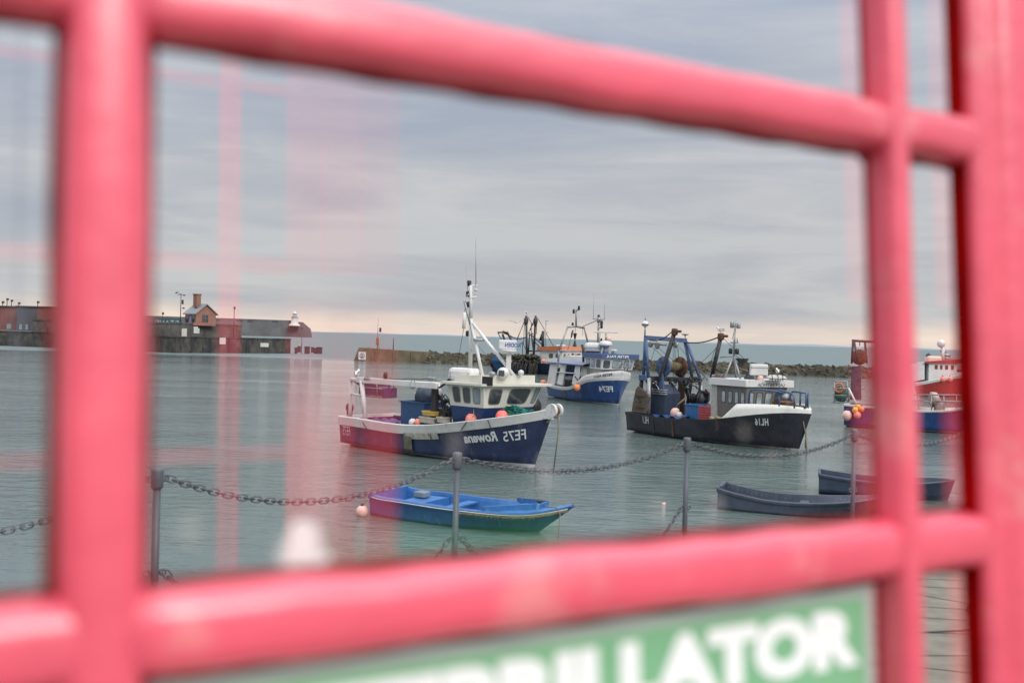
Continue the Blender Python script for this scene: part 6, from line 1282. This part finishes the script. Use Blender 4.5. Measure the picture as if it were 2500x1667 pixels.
for k in range(30):
    u = random.uniform(340, 700); v = 870+random.uniform(-10, 10); c = Vector(P4(C3(u, v), -2.6)); mb.tube([c, c+Vector((random.uniform(-.4, .1), -.05, -random.uniform(.6, 1.6))), c+Vector((random.uniform(-1.1, -.3), -.02, -random.uniform(2, 3.6)))], .06, n=4)
tag(mb.build('net_pile', mat('hanging_nets', (.055, .05, .036), .9, var=.5, vscale=2, bump=.6), r4), 'heaped nets trailing over the side')
for (u, v, lb) in ((768, 840, 'small salmon buoy on the side deck of the far trawler below its windows'), (345, 842, 'small dull orange float among the heaped nets of the far trawler')): c = P4(C3(u, v), -2.7); buoy_obj('far_buoy', .27 if u > 500 else .22, PINKB, lb, 'buoy', R4.world((c[0], c[1], c[2]-.3)), 'buoys on the far trawler')
for i, (u, v) in enumerate(((1082, 775), (1122, 778), (1140, 785), (1215, 785))): c = P4(C3(u, v), 0); MB().lathe((c[0], c[1], c[2]-.4), [(.3, 0), (.35, .3), (.15, .8)], n=8).build('roof_fitting', BLACK, r4)
MB().box(P4(C3(1130, 815), 0), (9*.8, 2.4, 1.0), bev=.1).build('fore_house', WHITE, r4)
gull(R4.world(P4(C3(553, 246), -.5)), R4.a+2.8, 'seagull perched on the left black derrick of the far trawler', sc_=1.3)
c = at(C3(420, 352), 120); o = empty('flying_seagull', c, .4, 'seagull flying with spread wings left of the black derricks', 'seagull', 'seagulls in the harbour')
MB().ball((0, 0, 0), (.35, .1, .1), seg=10).build('body', GULLW, o)
for sd in (-1, 1): MB().hexa([(-.16, 0, 0), (.14, 0, 0), (.05, sd*.9, .2), (-.12, sd*.9, .2)], [(-.16, 0, .04), (.14, 0, .04), (.05, sd*.9, .22), (-.12, sd*.9, .22)]).hexa([(-.12, sd*.9, .2), (.05, sd*.9, .2), (-.15, sd*1.5, .12), (-.2, sd*1.5, .12)], [(-.12, sd*.9, .22), (.05, sd*.9, .22), (-.15, sd*1.5, .13), (-.2, sd*1.5, .13)]).build('wing', GULLG, o)
o.rotation_euler = (0, 0, PI/2+.3)

# ================================================================== BOAT 5 and 6 at the right edge
R5 = Boat('fishing_boat', F3(262, 852), F3(1500, 925), 1.6, 'blue hulled boat half hidden by the right glazing bar, caged stern rail and gantry', group='fishing boats in the harbour')
R5.hull([F3(*q) for q in ((265, 675), (400, 690), (700, 715), (900, 730), (1130, 728), (1300, 700))], 1.9, F3(1620, 640), [HULLC, WHITE, WHITE, DKST], band=.10, stripe=.12, bulw=.6, cap=.1, deckmat=DKST, sternf=.92, bexp=3, wexp=2, mid=.5)
r5 = R5.root; P5 = lambda p, y=0: pt(R5, p, y)
tubes(R5, 'stern_cage', GALV, [([P5(F3(u0, v0), y), P5(F3(u1, v1), y)], .035) for u0, v0, u1, v1, y in ((178, 492, 290, 492, -1.4), (175, 548, 295, 550, -1.4), (175, 603, 290, 606, -1.4), (172, 660, 280, 664, -1.4), (186, 492, 186, 660, -1.4), (182, 492, 200, 650, -1.0), (290, 492, 300, 660, -1.4), (245, 488, 430, 488, .4), (300, 548, 430, 550, .4), (335, 488, 335, 560, .4))])
random.seed(4); mb = MB()
for k in range(16): c = Vector(P5(F3(random.uniform(205, 285), random.uniform(560, 640)), -1.1)); mb.tube([c+Vector((.25*math.cos(t+k), .1*math.sin(t), .3*math.sin(t))) for t in [i*.6 for i in range(8)]], .03, n=5)
mb.ball(P5(F3(242, 605), -1.0), (.42, .25, .42), seg=12, jit=.1); tag(mb.build('net_bundle', mat('grey_green_net', (.08, .14, .12), .9, var=.4), r5), 'grey green net bundled in the stern cage')
mb = MB(); c = P5(F3(225, 545), -1.25); mb.tube([(c[0]+.27*math.cos(t), c[1], c[2]+.27*math.sin(t)) for t in [2*PI*k/18 for k in range(18)]], .065, closed=True); o = mb.build('lifebuoy', MATS['lifebuoy_orange']); tag(o, 'orange lifebuoy in the stern cage of the half hidden blue boat', 'lifebuoy'); R5.put(o, (0, 0, 0))
tubes(R5, 'white_pole', WHITE, [([P5(F3(300, 545), -1.5), P5(F3(360, 670), -1.7)], .06)])
for (u0, v0, u1, v1, y) in ((335, 165, 325, 350, -1), (345, 180, 375, 345, -1), (430, 180, 445, 350, 1)): tubes(R5, 'gantry_leg', DKST, [([P5(F3(u0, v0), y), P5(F3(u1, v1), y)], .07)])
tubes(R5, 'gantry_beam', DKST, [([P5(F3(332, 168), -1), P5(F3(500, 178), 1)], .08), ([P5(F3(388, 180), -.3), P5(F3(388, 210), -.3)], .03)])
c = P5(F3(395, 300), 0); MB().lathe((c[0], c[1]-.3, c[2]), [(.2, -.02), (.5, 0), (.5, .08), (.2, .1)], axis=(0, 1, 0), n=20).build('net_drum', RUST, r5)
MB().hexa([P5(F3(312, 640), -.8), P5(F3(402, 640), -.8), P5(F3(402, 640), .6), P5(F3(312, 640), .6)], [P5(F3(322, 372), -.8), P5(F3(398, 372), -.8), P5(F3(398, 372), .6), P5(F3(322, 372), .6)]).build('deck_house', mat('dark_blue_house', (.05, .055, .08), .6, var=.5, vscale=4, patch=((.3, .27, .2), .62, 3)), r5)
MB().hexa([P5(F3(600, 640), -1.1), P5(F3(850, 640), -1.1), P5(F3(850, 640), 1.2), P5(F3(600, 640), 1.2)], [P5(F3(600, 380), -1.1), P5(F3(790, 380), -1.1), P5(F3(790, 380), 1.2), P5(F3(600, 380), 1.2)]).build('wheelhouse', WHITE, r5)
tubes(R5, 'side_rail', GALV, [([P5(F3(820, 600), -1.6), P5(F3(1300, 602), -1.6)], .04), ([P5(F3(850, 642), -1.6), P5(F3(950, 656), -1.6), P5(F3(965, 710), -1.6)], .035), ([P5(F3(1000, 652), -1.6), P5(F3(1200, 655), -1.6)], .05)]+[([P5(F3(u, 600), -1.6), P5(F3(u, 735), -1.6)], .03) for u in (860, 960, 1060, 1160)])
c = P5(F3(985, 640), -1.2); MB().ball(c, (.4, .3, .5), seg=10, jit=.2).ball((c[0]+.3, c[1], c[2]-.5), (.3, .2, .45), seg=10, jit=.2).build('deck_bundle', mat('red_and_white_gear', (.30, .08, .07), .7, col2=(.5, .45, .42), vscale=3), r5)
for (u, v, r, m_, lb, y) in ((287, 765, 40, PALEB, 'big pale pink fender at the stern of the half hidden blue boat', -1.9), (355, 722, 26, YELB, 'yellow orange float above the pale fender', -1.9), (375, 695, 20, YELB, 'small yellow float topmost in the cluster by the pale fender', -1.8), (370, 760, 30, PINKB, 'salmon float right of the pale fender', -1.9), (405, 715, 22, ORANGEB, 'orange float at the right of the cluster by the glazing bar', -1.9)):
    c = P5(F3(u, v), y); rr = r*.30612/F*61; buoy_obj('fender_float', rr, m_, lb, 'buoy', R5.world((c[0], c[1], c[2]-rr*1.1)), 'floats at the stern of the half hidden boat')
R6 = Boat('fishing_boat', F3(640, 600), F3(1700, 625), 1.9, 'red hulled trawler with white wheelhouse seen through the narrow right pane', group='fishing boats in the harbour')
R6.hull([F3(*q) for q in ((640, 540), (820, 510), (950, 490), (1130, 450), (1400, 430))], 2.5, F3(1780, 420), [REDH, WHITE, REDH, DKST], band=.30, stripe=.02, bulw=.9, cap=.12, deckmat=DKST, inmat=1, sternf=.95, bexp=3, wexp=2, mid=.5)
r6 = R6.root; P6 = lambda p, y=0: pt(R6, p, y); yw = -1.9
o3 = lambda u, v, y: P6(O3(u, v), y)
MB().hexa([o3(-60, 690, yw), o3(225, 640, yw), o3(225, 640, 1.5), o3(-60, 690, 1.5)], [o3(-60, 410, yw), o3(225, 400, yw), o3(225, 400, 1.5), o3(-60, 410, 1.5)]).build('shelter_side', mat('pale_grey_white', (.55, .58, .60), .5), r6)
xa, xb = o3(285, 600, yw)[0], o3(700, 600, yw)[0]; z0_, z1_ = o3(400, 620, yw)[2], o3(400, 395, yw)[2]
bot = [(xa, yw, z0_-.6), (xb, yw, z0_-.6), (xb+.5, 1.7, z0_-.6), (xa, 1.7, z0_-.6)]; top = [(xa, yw, z1_), (xb, yw, z1_), (xb+.5, 1.7, z1_), (xa, 1.7, z1_)]
wh = house(bot, top, 'wheelhouse', WHITE, r6, k=2)
for u0, u1 in ((.18, .33), (.37, .50), (.55, .70), (.76, .90)): window(bot, top, 0, u0, u1, .66, .92, wh, mat('red_tinted_glass', (.18, .03, .04), .2), WHITE, w=.05, rnd=.1)
MB().hexa([o3(220, 400, yw-.2), (xb+.6, yw-.2, z1_), (xb+.6, 1.9, z1_), o3(220, 400, 1.9)], [o3(220, 380, yw-.2), (xb+.6, yw-.2, z1_+.5), (xb+.6, 1.9, z1_+.5), o3(220, 380, 1.9)]).build('roof', REDH, r6)
tubes(R6, 'roof_pole', DKST, [([o3(330, 345, -1), o3(262, 270, -1)], .25)]); MB().box(o3(350, 350, -1), (1.6, 1, .8), bev=.2).build('roof_box', PALEB, r6)
tubes(R6, 'mast', WHITE, [([o3(490, 380, 0), o3(490, 130, 0)], .22)]); c = o3(470, 115, 0); MB().ball(c, .45, seg=12).build('mast_dome', WHITE, r6)
tubes(R6, 'crosstree', GALV, [([o3(460, 225, 0), o3(540, 235, 0)], .14), ([o3(500, 285, 0), o3(600, 285, 0)], .18), ([o3(500, 325, 0), o3(600, 330, 0)], .18)])
for (u, v, lb) in ((490, 640, 'salmon buoy on the rail of the red trawler under its windows'), (600, 640, 'second salmon buoy on the red trawler at the jamb edge')): c = o3(u, v, -2.4); rr = 42*.16582/F*100; buoy_obj('rail_buoy', rr, PINKB, lb, 'buoy', R6.world((c[0], c[1], c[2]-rr)), 'buoys on the red trawler')

# ================================================================== SMALL BOATS NEAR THE QUAY
def small(name, sp, bp, bw, label, sheer, Bm, bow, cols, **k):
    b = Boat(name, sp, bp, bw, label, 'dinghy', 'small boats by the quay'); b.hull(sheer, Bm, bow, cols, **k); return b
S1 = small('rowing_dinghy', E3(415, 662), E3(1800, 800), .80, 'bright blue open dinghy with raised foredeck and pale rope fender, near the middle post',
           [E3(*q) for q in ((362, 482), (450, 515), (600, 535), (800, 565), (1000, 597), (1200, 622), (1400, 645), (1600, 662), (1750, 668), (1900, 650), (2000, 625))], 1.0, E3(2092, 592),
           [DBLUE2, DBLUE, DBLUE2, DBLUE], band=.09, stripe=.01, bulw=.34, cap=.09, deckmat=DBLUE, inmat=3, sternf=.88, bexp=4.2, wexp=2.2, mid=.45, draft=.2, proud=.03)
s1 = S1.root
print('S1', S1.L, S1.bx, S1.bz, math.degrees(S1.a))
def deckplate(b, t0, t1, lift, m, name, n=14, inset=.02, fall=0, crown=.05):
    mb = MB()
    mb.grid([[(lambda p, kk: (p.x*1.0, p.y*kk, b.zs(t)+lift+crown*(1-kk*kk)-fall*(t-t0)))(b.P(t, b.zs(t), 1, -inset if t < .98 else 0), kk) for kk in (-1, -.75, -.4, 0, .4, .75, 1)] for t in [t0+(t1-t0)*i/n for i in range(n+1)]])
    t = t0; p = b.P(t, b.zs(t), 1, -inset)
    mb.grid([[(p.x, p.y*kk, b.zs(t)+lift+crown*(1-kk*kk)) for kk in (-1, -.75, -.4, 0, .4, .75, 1)], [(p.x, p.y*kk*.82, b.zs(t)-.34) for kk in (-1, -.75, -.4, 0, .4, .75, 1)]], smooth=False)
    return mb.build(name, m, b.root)
deckplate(S1, .74, .995, .03, DBLUE, 'foredeck')
# V shaped coaming on the foredeck
mb = MB()
for sd in (-1, 1):
    t = .66; p = S1.P(t, S1.zs(t), sd, -.05); a = Vector((p.x, p.y, S1.zs(t)+.03)); b = Vector((S1.P(.80, 1, 1).x, sd*.25, S1.zs(.8)+.09)); d = (b-a)
    mb.hexa([a+Vector((0, 0, -.02)), b+Vector((0, 0, -.02)), b+Vector((.05, 0, -.02)), a+Vector((.06, 0, -.02))], [a+Vector((0, 0, .10)), b+Vector((0, 0, .16)), b+Vector((.05, 0, .16)), a+Vector((.06, 0, .10))])
p = S1.P(.80, 1, 1).x; mb.box((p+.02, 0, S1.zs(.8)+.14), (.06, .56, .18)); mb.build('coaming', DBLUE, s1)
zt1 = S1.zs(.3); zi = .30
MB().box((S1.bx*.40, 0, S1.zs(.4)-.11), (.30, 1.66, .05), bev=.01).build('thwart', DBLUE, s1)
MB().box((S1.bx*.26, 0, S1.zs(.26)-.20), (.05, 1.62, .26)).build('bulkhead', DBLUE, s1); MB().box((S1.bx*.20, 0, S1.zs(.2)-.10), (.72, 1.55, .04), bev=.01).build('stern_bench', DBLUE, s1)
MB().box((S1.bx*.17, .25, S1.zs(.2)+.02), (.36, .34, .16), bev=.03).build('stern_box', mat('grey_blue_box', (.16, .20, .24), .6), s1)
mb = MB()
for sd in (-1,): mb.tube([S1.P(t, S1.zs(t)-.035, sd, .045) for t in [.02+.97*i/40 for i in range(41)]], .013, n=6)
mb.build('white_strip', WHITE, s1)
random.seed(8); mb = MB()
pts = [S1.P(t, S1.zs(t)-.085, -1, .05) for t in [.55+.445*i/50 for i in range(51)]]
mb.tube([p+Vector((0, random.uniform(-.008, .008), random.uniform(-.01, .01))) for p in pts], [.022+.03*i/50 for i in range(51)], n=8)
for p in pts[::2]:
    for k in range(2): mb.tube([p+Vector((random.uniform(-.03, .03), -.02, 0)), p+Vector((random.uniform(-.06, .06), -.05, -random.uniform(.03, .10)))], .004, n=4)
for p in pts[10::5]: mb.tube([p+Vector((0, -.03, -.05)), p+Vector((.01, -.05, .02)), p+Vector((.02, .0, .07)), p+Vector((.0, .12, .08))], .006, n=5)
tag(mb.build('rope_fender', ROPE, s1), 'frayed pale rope fender along the bow')
c = pt(S1, E3(1805, 555), 0); zc = S1.zs(.88)+.07; MB().lathe((c[0], 0, zc), [(.05, 0), (.05, .14), (.07, .15), (.07, .2)], n=12).box((c[0], 0, zc+.05), (.05, .26, .05), bev=.01).build('mooring_bitt', DKST, s1)
q1 = S1.P(.97, S1.zs(.97), -1, .03); mb = MB(); mb.tube([(c[0], 0, zc+.08), (c[0]+.25, -.03, zc+.06), (q1.x-.1, q1.y, q1.z+.03), (q1.x, q1.y-.04, q1.z-.12), (q1.x-.02, q1.y-.05, .05), (q1.x-.05, q1.y-.05, -.1)], .014, n=6); mb.build('painter_line', ROPE, s1)
c = onz(E3(348, 668)); o = buoy_obj('mooring_buoy', .17, PALEB, 'pink mooring buoy floating at the stern of the blue dinghy', 'buoy', (c.x, c.y, -.05), squash=1.0)
mb = MB(); e = S1.world(S1.P(.0, S1.zs(0), -1, 0)); mb.tube([(0, 0, .3), ((e.x-c.x)*.3, (e.y-c.y)*.3, .42), (e.x-c.x, e.y-c.y, e.z+.05)], .009, n=5); mb.build('line', ROPE, o)
S2 = small('work_tender', T3(893, 722), T3(2250, 800), .72, 'slate grey open tender by the quay under the black trawler bow, rivets along its rim',
           [T3(*q) for q in ((835, 535), (940, 560), (1100, 600), (1300, 645), (1500, 668), (1700, 678), (1900, 680), (2050, 670), (2200, 655))], .86, T3(2420, 600),
           [SLATE, SLATE, SLATE, SLATE], band=.07, stripe=.01, bulw=.36, cap=.05, deckmat=SLATE, inmat=0, sternf=.85, bexp=3, wexp=2, mid=.5, draft=.2, proud=.03)
print('S2', S2.L, S2.bx, S2.bz, math.degrees(S2.a))
mb = MB()
for i in range(30):
    for sd in (-1, 1): p = S2.P(.03+.93*i/30, S2.zs(.5), sd, -.052); mb.ball((p.x, p.y-.008, S2.zs(.03+.93*i/30)-.10), .014, seg=6)
mb.build('rivets', GALV, S2.root)
MB().box((S2.bx*.5, 0, S2.zs(.5)-.14), (.26, 1.4, .04), bev=.01).build('thwart', SLATE, S2.root); MB().box((S2.bx*.75, 0, S2.zs(.7)-.14), (.26, 1.2, .04), bev=.01).build('thwart', SLATE, S2.root)
MB().box((.08, 0, S2.zs(0)+.02), (.08, 1.3, .10), bev=.02).build('transom_cap', SLATE, S2.root)
S3 = small('work_tender', F3(62, 1392), F3(1090, 1440), .70, 'blue grey open tender behind the rightmost visible post, beyond the slate tender',
           [F3(*q) for q in ((38, 1232), (150, 1250), (300, 1275), (500, 1300), (700, 1312), (870, 1310), (1000, 1300))], .85, F3(1150, 1282),
           [TBLUE, TBLUE, SLATE, SLATE], band=.07, stripe=.12, bulw=.36, cap=.05, deckmat=SLATE, inmat=0, sternf=.85, bexp=3, wexp=2, mid=.5, draft=.2, proud=.03)
MB().box((S3.bx*.55, 0, S3.zs(.5)-.14), (.26, 1.4, .04), bev=.01).build('thwart', SLATE, S3.root)
c = onz(T3(430, 672)); buoy_obj('mooring_buoy', .07, PALEB, 'tiny pale mooring buoy left of the slate tender', 'buoy', (c.x, c.y, -.10), squash=1.0)
